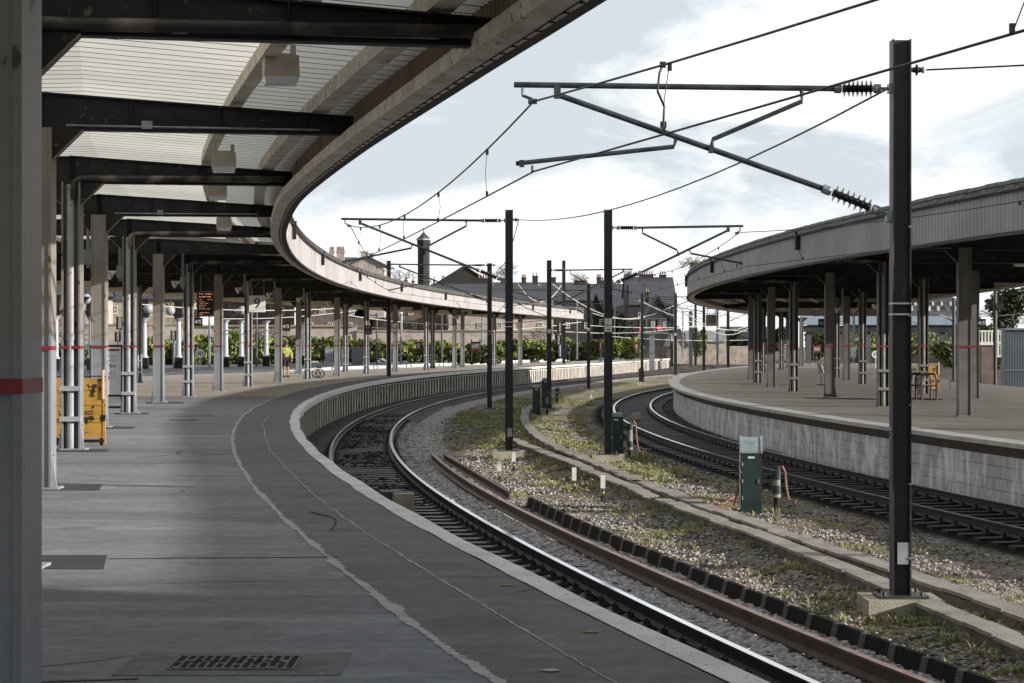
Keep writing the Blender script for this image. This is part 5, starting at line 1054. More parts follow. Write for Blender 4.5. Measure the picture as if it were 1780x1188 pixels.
# ------------------------------------------------------------ far platform with white pillars
B0 = [gp(x, y, ZP) for x, y in ((-260, 655), (94, 652.5), (244, 650), (340, 645.5), (481, 641.5), (633, 636.5), (840, 629), (900, 626.5), (990, 624))]
e = empty('rear_platform', (B0[1].x, B0[1].y, 0)); tag(e, kind='structure')
mb = MB()
for a, b in zip(B0[:-1], B0[1:]):
    mb.add([(a.x, a.y, -.4), (b.x, b.y, -.4), (b.x, b.y, ZP-.22), (a.x, a.y, ZP-.22)], [(0, 1, 2, 3)], 1); mb.add([(a.x, a.y-.05, ZP-.26), (b.x, b.y-.05, ZP-.26), (b.x, b.y-.05, ZP), (a.x, a.y-.05, ZP)], [(0, 1, 2, 3)], 0)
    n = Vector((-(b-a).y, (b-a).x, 0)).normalized(); n = n if n.y > 0 else -n
    mb.add([(a.x, a.y-.05, ZP), (b.x, b.y-.05, ZP), (b.x, b.y+.5, ZP), (a.x, a.y+.5, ZP)], [(0, 1, 2, 3)], 0); mb.add([(a.x, a.y+.5, ZP), (b.x, b.y+.5, ZP), (b.x, b.y+60, ZP), (a.x, a.y+60, ZP)], [(0, 1, 2, 3)], 2)
mb.build('platform_body', [M['coping'], M['trough'], mat('blue_grey_tarmac', (.13, .145, .16), .85, col2=(.10, .11, .12), sc=.5)], e, world=True)
def pillar(x, yb, label, ytop=527, Y=None):
    q = gp(x, yb, ZP); k = q.y/150.; e = empty('cast_iron_pillar', (q.x, q.y, ZP), 0, label, 'pillar', 'white cast iron pillars of the rear platform')
    mb = MB(); mb.box((0, 0, .38), (.50, .50, .76)); mb.build('plinth', M['black'], e)
    mb = MB(); mb.tube([(0, 0, .76), (0, 0, .84), (0, 0, .9), (0, 0, 3.2), (0, 0, 3.3), (0, 0, 3.45)], [.27, .27, .18, .145, .2, .34], 12); mb.build('shaft', mat('pillar_white', (.46, .49, .54), .5), e)
    mb = MB(); mb.hexa([(-.22, -.2, 3.45), (.22, -.2, 3.45), (.22, .2, 3.45), (-.22, .2, 3.45), (-.3, -.2, 4.75), (.3, -.2, 4.75), (.3, .2, 4.75), (-.3, .2, 4.75)])
    for s in (-1, 1): mb.tube([(s*.22, 0, 3.5), (s*.45, 0, 3.95), (s*.8, 0, 4.4), (s*1.25, 0, 4.62), (s*1.4, 0, 4.66)], .06, 6); mb.tube([(s*.2, 0, 4.70), (s*1.5, 0, 4.70)], .05, 6)
    mb.build('bracket', M['black'], e); return e
for i, (x, yb) in enumerate([(97, 645), (158, 643.6), (251, 641.6), (310.5, 641.0), (392.5, 638.6), (419.5, 637.6), (462.8, 637.2), (529, 634.8)]): pillar(x, yb, 'white cast iron pillar with black plinth on the rear platform, %s from the left' % ORD[i])
for i, (x, y, Y) in enumerate(((258, 537, 146), (296, 540, 147), (421, 540, 160), (150, 520, 138))):
    p = px(x, y, Y); e = empty('globe_lamp', tuple(p), 0, 'white globe lamp among the iron brackets, %s from the left' % ORD[(1, 2, 3, 0)[i]], 'lamp', 'white globe lamps'); mb = MB(); mb.tube([(0, 0, -.33), (0, 0, -.3), (0, 0, -.15), (0, 0, 0), (0, 0, .15), (0, 0, .3), (0, 0, .33)], [.02, .14, .29, .34, .29, .14, .02], 12); mb.build('globe', mat('dull_globe', (.38, .40, .42), .4), e, smooth=True); mb = MB(); mb.tube([(0, 0, .3), (0, 0, .9)], .05, 6); mb.build('stem', M['black'], e)
# small far kit on the platforms
def cab2(x0, y0, x1, y1, Y, m, label, d=.6):
    a, b = px(x0, y1, Y), px(x1, y0, Y); w, h = b.x-a.x, b.z-a.z; e = empty('equipment_cabinet', ((a.x+b.x)/2, Y, a.z), 0, label, 'cabinet', 'grey equipment cabinets'); mb = MB(); mb.box((0, 0, h/2), (w, d, h)); mb.build('body', m, e); mb = MB(); mb.box((0, -d/2-.01, h/2), (w*.9, .02, h*.88)); mb.box((w*.36, -d/2-.03, h*.5), (.05, .03, .14)); mb.build('door', m, e); mb = MB(); mb.box((0, 0, h+.02), (w+.06, d+.06, .05)); mb.build('roof', M['galv'], e)
cab2(565, 606, 578, 631, 180, M['panel'], 'pale grey equipment cabinet behind the piped column, left of the taller pair'); cab2(594, 605, 606, 634, 176, M['white'], 'narrow white equipment cabinet in the middle of the group'); cab2(612, 605, 631, 634, 174, M['bluegrey'], 'broad grey equipment cabinet with bright right edge')
cab2(1478, 604, 1487, 622, 170, M['bluegrey'], 'blue grey cabinet on the far end of the right platform'); cab2(1449, 606, 1456, 622, 178, M['panel'], 'small pale cabinet on the far end of the right platform')
def totem(x, yt, yb, Y, w, label, m=None):
    a, b = px(x, yb, Y), px(x, yt, Y); h = b.z-a.z; e = empty('information_totem', tuple(a), 0, label, 'sign', 'slim red banded platform totems'); mb = MB()
    for s in (-1, 1): mb.tube([(s*w/2, 0, 0), (s*w/2, 0, h)], .045, 6)
    mb.build('posts', M['black'], e); mb = MB()
    for z in (.55, .85): mb.box((0, 0, h*z), (w+.14, .08, .14))
    mb.build('red_band', M['red'], e); mb = MB(); mb.box((0, 0, h*.70), (w, .05, h*.24)); mb.build('panel', m or M['panel'], e)
totem(1106.5, 593, 624, 215, .28, 'slim totem with red bands on the far end of the left platform'); totem(561, 586, 633, 150, .1, 'slim dark post with red band at the left of the cabinets'); totem(827, 590, 628, 180, .7, 'twin post sign with red bands under the left canopy end', M['bluegrey']); totem(727, 590, 628, 178, .35, 'twin post sign with pale top near the hedge'); totem(1420, 598, 628, 172, .55, 'twin post sign with red bands on the right platform'); totem(1044, 588, 630, 190, .12, 'slim post with pink sign by the thin mast')
def signal(x, y0, y1, Y, label, lit=False, posty=None):
    a, b = px(x, y1, Y), px(x, y0, Y); h = b.z-a.z; e = empty('colour_light_signal', tuple(a), 0, label, 'signal', 'colour light signals'); w = h*.6
    mb = MB(); mb.box((0, 0, h/2), (w, .25, h)); mb.build('backboard', M['signblack'], e); mb = MB()
    for i in range(4): mb.tube([(0, -.12, h*(.17+.22*i)), (0, -.3, h*(.17+.22*i)+.02)], w*.22, 8)
    mb.build('hood', M['greypl'], e)
    if lit: mb = MB(); mb.disc((0, -.33, h*.17), w*.30, (0, -1, 0), 14, .03); mb.build('red_aspect', M['ledred'], e)
    if posty: z = -(posty-y1)/FPX*Y; mb = MB(); mb.tube([(0, .15, z), (0, .15, h*.8)], .09, 8); mb.build('post', M['galv'], e)
signal(1145.5, 553, 574, 232, 'four aspect signal showing red, right hand head on the gantry', True); signal(1114, 558, 576, 232, 'signal head showing red partly behind the grey mast, left hand head on the gantry', True)
signal(973, 561, 578, 160, 'unlit signal head hanging below the left canopy end', False, 620); signal(971, 583, 600, 158, 'lower unlit signal head below the left canopy end', False); signal(209, 551, 573, 150, 'three lamp signal seen between the near left columns', False, 640); signal(205, 577, 594, 148, 'rounded dark signal below the three lamp signal', False, 640); signal(302, 575, 592, 150, 'small dark signal beside a white pillar', False, 640)
a = px(1130, 579, 232); e = empty('signal_gantry', (a.x, 232, 0), 0, 'grey signal platform on a single stout post', 'gantry'); mb = MB(); mb.box((.3, 0, a.z), (3.0, 1., .22)); mb.build('deck', M['galv'], e); mb = MB(); mb.box((.2, 0, a.z/2), (.55, .5, a.z)); mb.build('post', M['galv'], e); mb = MB()
for x in (-1.1, -.4, .4, 1.2, 1.7): mb.tube([(x, -.4, a.z), (x, -.4, a.z+1.5)], .04, 5)
mb.tube([(-1.1, -.4, a.z+1.5), (1.7, -.4, a.z+1.5)], .04, 5); mb.tube([(1.6, 0, a.z-.1), (2.3, 0, a.z-.15), (2.3, 0, a.z-.9)], .09, 5); mb.build('handrail', M['galv'], e)
for i, (x, yt, yb, Y) in enumerate([(237, 520, 641, 150), (364, 535, 640, 158), (446, 540, 638, 164), (531, 530, 636, 172), (655, 545, 633, 184), (697, 545, 632, 188), (768, 548, 630, 196), (838, 548, 629, 205), (902, 545, 627, 215), (1003, 520, 625, 230), (1068, 530, 624, 240), (1187, 540, 622, 255)]):
    a = px(x, yb, Y); h = (yb-yt)/FPX*Y; e = empty('slim_post', tuple(a), 0, 'slim grey trackside post beyond the left platform, %s from the left' % ORD[i], 'post', 'slim grey trackside posts'); mb = MB(); mb.tube([(0, 0, 0), (0, 0, h)], .085, 7); mb.build('shaft', M['galv' if i % 2 else 'mastgrey'], e)
    mb = MB(); mb.box((.3*(1 if i % 2 else -1), 0, h-.15), (.6, .12, .1)); mb.build('cross_arm', M['mast'], e)
# ------------------------------------------------------------ hedge bushes, trees
def leaf_mass(name, parent, blobs, n, size, m, seed=0):
    g = np.random.default_rng(seed); B = np.array(blobs, float); vol = B[:, 3]*B[:, 4]*B[:, 5]; pick = g.choice(len(B), n, p=vol/vol.sum())
    d = g.normal(size=(n, 3)); d /= np.linalg.norm(d, axis=1)[:, None]; r = g.random(n)**.28; c = B[pick, :3]+d*r[:, None]*B[pick, 3:6]
    u = g.normal(size=(n, 3)); u /= np.linalg.norm(u, axis=1)[:, None]; w = np.cross(u, g.normal(size=(n, 3))); w /= np.linalg.norm(w, axis=1)[:, None]; s = size*(.5+g.random(n))[:, None]
    v = np.stack([c-u*s-w*s*.4, c+w*s*.7, c+u*s, c-w*s*.6], 1).reshape(-1, 3); f = np.arange(n*4).reshape(-1, 4)
    me = bpy.data.meshes.new(name); me.from_pydata(v.tolist(), [], f.tolist()); me.materials.append(m); o = bpy.data.objects.new(name, me); COL.objects.link(o); o.parent = parent; return o
def bush(i, x, yt, yb, Y, wpx, m, label, grp, n=2600, size=.17):
    a = px(x, yb, Y); h = (yb-yt)/FPX*Y; w = wpx/FPX*Y/2*(1.35 if n == 3200 else 1); e = empty('hedge_bush', tuple(a), 0, label, 'bush', grp); g = random.Random(i*3+1); bl = []
    for k in range(11): bl.append((g.uniform(-.8, .8)*w, g.uniform(-.5, .5)*w*.6, h*g.uniform(.15, .78), w*g.uniform(.35, .55), w*g.uniform(.35, .5), h*g.uniform(.2, .32)))
    leaf_mass('foliage', e, bl, n, size, m, i); mb = MB()
    for k in range(4): mb.tube([(g.uniform(-.3, .3)*w, 0, 0), (g.uniform(-.6, .6)*w, 0, h*.5)], [.08, .03], 5)
    mb.build('stem', M['bark'], e)
hx = [(128, 590, 95), (195, 600, 60), (258, 585, 75), (318, 583, 60), (372, 578, 75), (440, 583, 80), (505, 580, 70), (560, 597, 60), (608, 582, 62), (655, 588, 70), (712, 592, 72), (775, 594, 78), (835, 596, 60), (905, 592, 70), (960, 588, 60), (1008, 592, 66), (1055, 590, 60), (1085, 588, 40)]
for i, (x, yt, w_) in enumerate(hx):
    bush(i, x, yt, 641 if x < 560 else 630 if x < 900 else 624, 186 if x < 560 else 200 if x < 900 else 236, w_, M['leafA' if i % 3 else 'leafD'], 'leafy green hedge bush behind the rear platform, %s from the left' % ORD[i], 'hedge bushes behind the rear platform', 3200, .20)
def branch_tree(name, loc, h, label, seed, cat='tree', spread=.55, depth=6, leaf=None, lean=0., grp='bare trees on the skyline', thick=1.):
    g = random.Random(seed); e = empty(name, loc, 0, label, cat, grp); mb = MB(); tips = []
    def grow(p, d, L_, r, k):
        q = p+d*L_; mb.tube([p, q], [r, r*.7], 5 if k < 2 else 3, cap=False)
        if k >= depth: tips.append(q); return
        for _ in range(3 if k < depth-1 else 3):
            nd = (d+Vector((g.gauss(0, spread), g.gauss(0, spread), g.gauss(.08, spread*.5)))).normalized(); grow(q, nd, L_*g.uniform(.62, .86), r*.62, k+1)
    grow(Vector((0, 0, 0)), Vector((lean, 0, 1)).normalized(), h*.26, h*.022*thick, 0); mb.build('crown', M['bark'], e)
    t = MB(); t.tube([(0, 0, -1.), (0, 0, h*.02)], [h*.03, h*.022], 7); t.build('trunk', M['bark'], e)
    if leaf: leaf_mass('foliage', e, [(q.x, q.y, q.z, h*.05, h*.05, h*.04) for q in tips[::5]], 1800, h*.012, leaf, seed)
    return e
def tree_px(x, yt, yb, Y, label, seed, **k): a = px(x, yb, Y); branch_tree('bare_tree', (a.x, Y, a.z), (yb-yt)/FPX*Y*.98, label, seed, **k)
tree_px(545, 412, 520, 330, 'bare tree above the left canopy roof, left of the gabled house', 3); tree_px(652, 440, 520, 360, 'bare tree right of the gabled house', 5); tree_px(700, 455, 520, 380, 'small bare tree between gable and tower', 8)
tree_px(893, 445, 520, 520, 'wide bare tree on the skyline behind the long-armed mast', 11, spread=.7); tree_px(1000, 458, 520, 520, 'bare tree behind the chimneys and the tall thick mast', 14, spread=.75); tree_px(845, 470, 520, 540, 'low bare tree right of the tower', 17, spread=.8)
tree_px(1212, 436, 520, 420, 'sparse budding tree behind the tip of the right canopy', 21, leaf=M['leafC'], spread=.6); tree_px(1262, 430, 520, 420, 'taller budding tree above the right canopy roof', 23, leaf=M['leafC'], spread=.6)
tree_px(428, 545, 625, 260, 'bare tree seen beneath the left canopy near the 9 sign', 31, spread=.6); tree_px(505, 548, 625, 262, 'bare tree seen beneath the left canopy behind the person', 33, spread=.6); tree_px(715, 540, 625, 265, 'bare tree seen beneath the left canopy, centre', 35, spread=.6); tree_px(948, 560, 625, 262, 'bare tree with brown twigs under the left canopy end', 37, spread=.6); tree_px(560, 552, 625, 265, 'bare tree near the grey cabinets', 39, spread=.6); tree_px(120, 530, 640, 230, 'bare tree at the far left beneath the canopy', 41, spread=.7); tree_px(1735, 500, 610, 330, 'bare tree right of the slate hall', 43, spread=.8)
for i, (x, yt, yb, Y, w_, m, lab) in enumerate([(1213, 572, 620, 270, 26, 'leafC', 'yellow green bush left of the 10 sign'), (1075, 540, 622, 280, 44, 'leafB', 'dark shrubby tree behind the number plate mast'), (1765, 500, 580, 300, 90, 'leafB', 'dark evergreen trees at the right edge'), (1720, 560, 640, 220, 40, 'leafC', 'low green shrub in front of the white fence'), (1470, 572, 624, 290, 120, 'leafC', 'sunlit bank shrub under the bridge, left'), (1560, 574, 624, 285, 190, 'leafC', 'sunlit bank shrub under the bridge, centre'), (1420, 545, 622, 292, 60, 'leafC', 'green tree behind the right platform columns'), (1270, 575, 600, 330, 60, 'leafB', 'dark hedge in front of the dark hall roof'), (1660, 590, 640, 200, 70, 'leafC', 'green scrub between the tracks at the right'), (1345, 560, 610, 380, 60, 'leafB', 'dark bushes behind the front columns of the right platform')]):
    bush(60+i, x, yt, yb, Y, w_, M[m], lab, 'shrubs around the junction', 2600, .26)
# ------------------------------------------------------------ buildings
def house(x0, x1, ye, yr, yb, Y, depth, wall, roofm, label, wins=(), name='terraced_house', cat='house', gable=False, chim=(), grp='houses beyond the station', winm=None, rz=0.):
    """front eaves between columns x0,x1 at row ye, ridge at row yr, foot at row yb, at distance Y; gable: ridge runs away from the camera"""
    a, b = px(x0, yb, Y), px(x1, ye, Y); w, h = b.x-a.x, b.z-a.z; rh = (ye-yr)/FPX*(Y+(0 if gable else depth/2)); e = empty(name, ((a.x+b.x)/2, Y, a.z-1.), rz, label, cat, grp); h += 1
    mb = MB(); mb.box((0, depth/2, h/2), (w, depth, h))
    if gable: mb.add([(-w/2, .002, h), (w/2, .002, h), (0, .002, h+rh)], [(0, 1, 2)])
    mb.build('wall', wall, e); mb = MB(); o_ = .35
    if gable:
        for s in (-1, 1): mb.hexa([(s*(w/2+o_), -o_, h-o_*rh/(w/2)), (0, -o_, h+rh), (0, depth+o_, h+rh), (s*(w/2+o_), depth+o_, h-o_*rh/(w/2)), (s*(w/2+o_), -o_, h-o_*rh/(w/2)+.25), (0, -o_, h+rh+.25), (0, depth+o_, h+rh+.25), (s*(w/2+o_), depth+o_, h-o_*rh/(w/2)+.25)])
    else:
        for s in (0, 1):
            ya = -o_ if s == 0 else depth+o_; mb.hexa([(-w/2-.2, ya, h-.1), (w/2+.2, ya, h-.1), (w/2+.2, depth/2, h+rh), (-w/2-.2, depth/2, h+rh), (-w/2-.2, ya, h+.12), (w/2+.2, ya, h+.12), (w/2+.2, depth/2, h+rh+.2), (-w/2-.2, depth/2, h+rh+.2)])
        for s in (-1, 1): mb.add([(s*w/2, 0, h), (s*w/2, depth, h), (s*w/2, depth/2, h+rh)], [(0, 1, 2)])
    rf = mb.build('roof', roofm, e)
    for (cx, cw, ch, npot) in chim:
        c = (cx-(x0+x1)/2)/FPX*Y; zt = h+rh; yy = depth*.5; c2 = MB(); ww = cw/FPX*Y; hh = ch/FPX*Y; c2.box((c, yy, zt+hh/2-.4), (ww, .9, hh+.8)); c2.box((c, yy, zt+hh), (ww+.2, 1.1, .2)); co = c2.build('chimney', wall, rf); pm = MB()
        for i in range(npot): pm.tube([(c-ww/2+ww*(i+.5)/npot, yy, zt+hh+.1), (c-ww/2+ww*(i+.5)/npot, yy, zt+hh+.75)], [.17, .13], 6)
        if npot: pm.build('chimney_pots', mat('terracotta_pot', (.26, .13, .10), .8, col2=(.45, .40, .34), sc=.9), co)
    for (wx, wy, ww, wh) in wins:
        c = (wx-(x0+x1)/2)/FPX*Y; z = h-(wy-ye)/FPX*Y; ww, wh = ww/FPX*Y, wh/FPX*Y; f = MB(); t = .09
        for (dx, dz, a_, b_) in ((0, wh/2, ww, t), (0, -wh/2, ww, t*1.6), (-ww/2, 0, t, wh), (ww/2, 0, t, wh), (0, 0, t*.7, wh), (0, 0, ww, t)): f.box((c+dx, -.05, z+dz), (a_, .10, b_))
        fo = f.build('window', winm or M['white'], e); g = MB(); g.box((c, -.02, z), (ww-t, .04, wh-t)); g.build('pane', M['glass'], fo)
    return e
# skyline left: gabled house, tower, hall
house(607, 668, 462, 447, 540, 300, 12, M['brickpink'], M['slate'], 'pale gabled house above the left canopy roof with dark slates', gable=True, chim=((586, 14, 12, 4), (628, 12, 12, 0), (640, 8, 9, 0)), name='gabled_house')
house(560, 612, 466, 447, 540, 310, 14, M['brickpink'], M['slate'], 'slate roofed wing left of the pale gabled house', chim=((570, 8, 12, 3),), name='gabled_house')
p = px(736.5, 520, 560); e = empty('brick_tower', (p.x, 560, p.z-2), 0, 'tall octagonal brick tower with dark pyramid cap and finial', 'tower'); mb = MB(); k_ = 560/FPX; Hh = (520-418)*k_+2
mb.tube([(0, 0, 0), (0, 0, Hh-9*k_), (0, 0, Hh-6*k_), (0, 0, Hh)], [10.5*k_, 10.5*k_, 11.8*k_, 11.8*k_], 8); mb.build('shaft', M['brickdark'], e); mb = MB(); mb.tube([(0, 0, Hh), (0, 0, Hh+2.5*k_)], 13.2*k_, 8); mb.build('cornice', mat('pale_band', (.45, .46, .45), .7), e)
mb = MB(); mb.tube([(0, 0, Hh+2.5*k_), (0, 0, Hh+8*k_), (0, 0, Hh+15*k_)], [12.6*k_, 6.5*k_, .3*k_], 8); mb.build('cap_roof', M['slate'], e); mb = MB(); mb.tube([(0, 0, Hh+14*k_), (0, 0, Hh+22*k_)], .10, 5); mb.box((0, 0, Hh+20*k_), (4*k_, .2, .12)); mb.build('finial', M['black'], e)
mb = MB()
for s in (-.35, .35): mb.box((s*8*k_, -10.8*k_, Hh-20*k_), (2*k_, .5, 11*k_))
mb.build('window', M['gap'], e)
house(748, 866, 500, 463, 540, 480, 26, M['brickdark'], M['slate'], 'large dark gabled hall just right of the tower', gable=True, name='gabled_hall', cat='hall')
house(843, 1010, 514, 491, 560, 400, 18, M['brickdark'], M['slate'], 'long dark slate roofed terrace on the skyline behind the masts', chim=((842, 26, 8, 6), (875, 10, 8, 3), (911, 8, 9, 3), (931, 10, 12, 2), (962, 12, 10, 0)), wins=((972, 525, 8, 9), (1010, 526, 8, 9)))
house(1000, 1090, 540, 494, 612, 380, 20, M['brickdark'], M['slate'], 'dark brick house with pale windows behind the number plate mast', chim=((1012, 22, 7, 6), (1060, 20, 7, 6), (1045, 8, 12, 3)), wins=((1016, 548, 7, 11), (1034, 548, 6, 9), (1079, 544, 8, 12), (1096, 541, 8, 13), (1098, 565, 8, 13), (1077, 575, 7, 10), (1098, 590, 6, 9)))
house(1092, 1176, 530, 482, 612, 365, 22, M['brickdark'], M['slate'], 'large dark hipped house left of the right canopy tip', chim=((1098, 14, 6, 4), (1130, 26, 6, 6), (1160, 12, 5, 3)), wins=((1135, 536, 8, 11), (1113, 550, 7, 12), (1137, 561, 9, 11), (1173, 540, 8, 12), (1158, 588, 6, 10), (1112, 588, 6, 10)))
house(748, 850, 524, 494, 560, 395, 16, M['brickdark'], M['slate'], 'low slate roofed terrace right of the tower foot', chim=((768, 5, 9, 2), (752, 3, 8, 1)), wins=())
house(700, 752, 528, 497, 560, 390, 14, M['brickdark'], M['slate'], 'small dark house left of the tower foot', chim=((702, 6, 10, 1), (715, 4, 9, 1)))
house(1166, 1194, 596, 570, 620, 290, 9, M['brickpink'], M['slatepale'], 'sunlit pink brick gable right of the signals', gable=True, name='gabled_house')
house(1196, 1262, 594, 577, 612, 320, 9, M['brickpink'], M['slatepale'], 'low building with pale sloping roof behind the 10 sign', wins=((1250, 599, 5, 5),), name='low_building', cat='building')
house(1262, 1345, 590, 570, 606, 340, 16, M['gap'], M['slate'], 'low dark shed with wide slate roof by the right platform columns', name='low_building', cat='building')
for i, (x0, x1, ye, yr, yb, Y, g_, lab) in enumerate([(846, 884, 536, 506, 570, 350, False, 'low slate roof in front of the long terrace, left part'), (884, 930, 540, 500, 570, 345, True, 'dark gable in front of the long terrace behind the two close masts'), (930, 975, 534, 508, 570, 352, False, 'low slate roof in front of the long terrace, right part'), (975, 1012, 542, 503, 590, 340, True, 'dark gable left of the number plate mast'), (1020, 1052, 548, 512, 600, 335, True, 'small dark gable with white window right of the thin mast'), (1052, 1084, 545, 520, 600, 338, False, 'low dark roof behind the number plate mast'), (1120, 1168, 552, 515, 612, 330, True, 'dark gabled wing above the signal gantry')]):
    house(x0, x1, ye, yr, yb, Y, 9, M['brickdark'], M['slate'], lab, gable=g_, chim=() if i % 2 else ((x0+8, 6, 7, 2),), wins=[((x0+x1)/2+d, ye+12, 6, 9) for d in (-9, 9)], grp='houses beyond the station')
# terraces seen below the left canopy
for i, (x0, x1, wm, lab) in enumerate([(60, 180, 'brickpink', 'pale brick house at the far left under the canopy'), (186, 330, 'stone', 'pale stone house between the second group of columns'), (372, 500, 'brick', 'long dull brick building behind the departure board'), (520, 640, 'brick', 'long dull brick building behind the person and bicycle'), (648, 690, 'stone', 'narrow pale stone house at the centre'), (700, 776, 'brick', 'red brown building with a flat roof right of the stone house'), (780, 880, 'brickpink', 'sunlit pinkish house beneath the fascia'), (885, 962, 'brickpink', 'sunlit pinkish house behind the long-armed mast'), (966, 1030, 'brickdark', 'darker house under the end of the pink fascia')]):
    k = random.Random(i); wn = [(x, 540+k.uniform(-2, 2), 8, 13) for x in range(x0+14, x1-8, 26)]+[(x, 566, 8, 9) for x in range(x0+20, x1-8, 34)]
    house(x0, x1, 522, 498, 590, 300+7*(i % 3), 10, M[wm], M['slate'], lab, wins=wn, grp='houses seen beneath the left canopy')
# long pink wall behind the hedge
e = empty('boundary_wall', (px(60, 620, 262).x, 262, 0), 0, 'long low pink brick boundary wall behind the hedge', 'wall'); mb = MB()
for (x0, x1, yt) in ((40, 330, 566), (330, 620, 568), (620, 960, 577)):
    a, b = px(x0, 628, 262), px(x1, yt, 262); mb.box(((a.x+b.x)/2, 262+(.2 if x0 == 330 else 0), b.z/2), (b.x-a.x, .4, b.z))
mb.build('brickwork', M['brickpink'], e, world=True); mb = MB()
for (x0, x1, yt) in ((40, 330, 566), (330, 620, 568), (620, 960, 577)):
    a, b = px(x0, 628, 262), px(x1, yt, 262); mb.box(((a.x+b.x)/2, 262, b.z+.10), (b.x-a.x, .7, .2))
mb.build('wall_coping', M['stone'], e, world=True)
e = empty('boundary_wall', (px(1100, 620, 300).x, 300, 0), 0, 'pale rubble boundary wall running right towards the 10 sign', 'wall'); mb = MB(); a, b = px(1085, 628, 300), px(1320, 602, 300); mb.box(((a.x+b.x)/2, 300, b.z/2), (b.x-a.x, .5, b.z)); mb.build('stonework', mat('rubble', (.48, .42, .36), .9, col2=(.33, .28, .23), sc=1.2, col3=(.20, .17, .13), sc3=3, lo3=.55, hi3=.7), e, world=True)
# right: hall with slate roof and white dormers, footbridge, container, fence, shed
a, b = px(1500, 600, 330), px(1705, 515, 330); Wd = b.x-a.x; e = empty('slate_hall', ((a.x+b.x)/2, 330, 0), 0, 'big slate roofed hall with two rows of white dormers', 'hall'); zb_, zt_ = px(0, 553, 330).z, px(0, 514, 330).z
mb = MB(); mb.box((0, 8, zb_/2), (Wd, 16, zb_)); mb.build('wall', M['brickdark'], e); mb = MB(); mb.hexa([(-Wd/2, -.5, zb_), (Wd/2, -.5, zb_), (Wd/2, 16.5, zb_), (-Wd/2, 16.5, zb_), (-Wd/2, 7, zt_), (Wd/2-3, 7, zt_), (Wd/2-3, 9, zt_), (-Wd/2, 9, zt_)]); rf = mb.build('roof', M['slate'], e)
for r_, (yy, sz) in enumerate(((527, 3.5), (537, 5))):
    for i in range(11):
        x = 1522+i*15.5+r_*5; c = (x-(1500+1705)/2)/FPX*330; z = px(0, yy, 330).z; s = sz/FPX*330; yo = -.5+(z-zb_)/(zt_-zb_)*7.5-.6; mb = MB(); mb.hexa([(c-s*.5, yo, z-s), (c+s*.5, yo, z-s), (c+s*.5, yo+2, z-s), (c-s*.5, yo+2, z-s), (c, yo, z+s), (c+s*.35, yo, z+s), (c+s*.35, yo+2, z+s), (c, yo+2, z+s)]); mb.build('dormer', M['white'], rf)
a, b = px(1395, 565, 240), px(1700, 550, 240); e = empty('footbridge', ((a.x+b.x)/2, 240, 0), 0, 'blue grey clad footbridge over the right hand tracks with a dark lattice underside', 'footbridge'); mb = MB(); mb.box(((0), 1.2, (a.z+b.z)/2), (b.x-a.x, 2.4, b.z-a.z)); mb.build('cladding', mat('pale_blue_clad', (.30, .38, .46), .5, col2=(.24, .31, .38), sc=.6), e); mb = MB(); c_ = px(1395, 577, 240)
mb.box((0, 1.2, (a.z+c_.z)/2-.05), (b.x-a.x, 1.6, (a.z-c_.z)*.92)); mb.build('dark_girder', M['mast'], e)
for i, x in enumerate((1408, 1463, 1512, 1560, 1641, 1690)): q = px(x, 620, 240); mb = MB(); mb.box((q.x-(a.x+b.x)/2, 1.2, c_.z/2), (.5, .8, c_.z)); mb.build('support', M['mastgrey'], e)
a, b = px(1748, 682, 118), px(1860, 574, 118); e = empty('steel_container', ((a.x+b.x)/2, 118, 0), 0, 'blue grey corrugated container at the right edge', 'container'); w, h = b.x-a.x, b.z; mb = MB(); n = 40; vs = []
for i in range(n*4): x = -w/2+w*i/(n*4-1); d = (0, .05, .05, 0)[i % 4]; vs += [(x, d, -.2), (x, d, h)]
mb.add(vs, [(2*i, 2*i+2, 2*i+3, 2*i+1) for i in range(n*4-1)]); mb.box((0, .56, h/2), (w, 1., h)); mb.build('body', M['bluegrey'], e); mb = MB(); mb.box((0, .5, h+.05), (w+.1, 1.3, .1)); mb.box((0, -.02, h*.38), (w, .03, .05)); mb.build('trim', M['galv'], e)
a, b = px(1699, 622, 200), px(1749, 575, 200); e = empty('white_palisade', ((a.x+b.x)/2, 200, a.z), 0, 'white slatted staircase screen left of the container', 'screen'); w, h = b.x-a.x, b.z-a.z; mb = MB()
for i in range(9): mb.box((-w/2+w*(i+.5)/9, 0, h/2), (.14, .08, h))
for z in (.05, .55, .98): mb.box((0, -.02, h*z), (w, .08, .14))
mb.build('slats', M['white'], e)
a, b = px(1706, 652, 150), px(1728, 600, 150); e = empty('brown_hut', ((a.x+b.x)/2, 150, a.z), 0, 'small brown hut with white fascia left of the container', 'hut'); w, h = b.x-a.x, b.z-a.z; mb = MB(); mb.box((0, 1, h/2-.3), (w, 2, h+.6)); mb.build('wall', M['brick'], e); mb = MB(); mb.box((0, 1, h+.06), (w+.3, 2.3, .14)); mb.build('roof', M['white'], e)
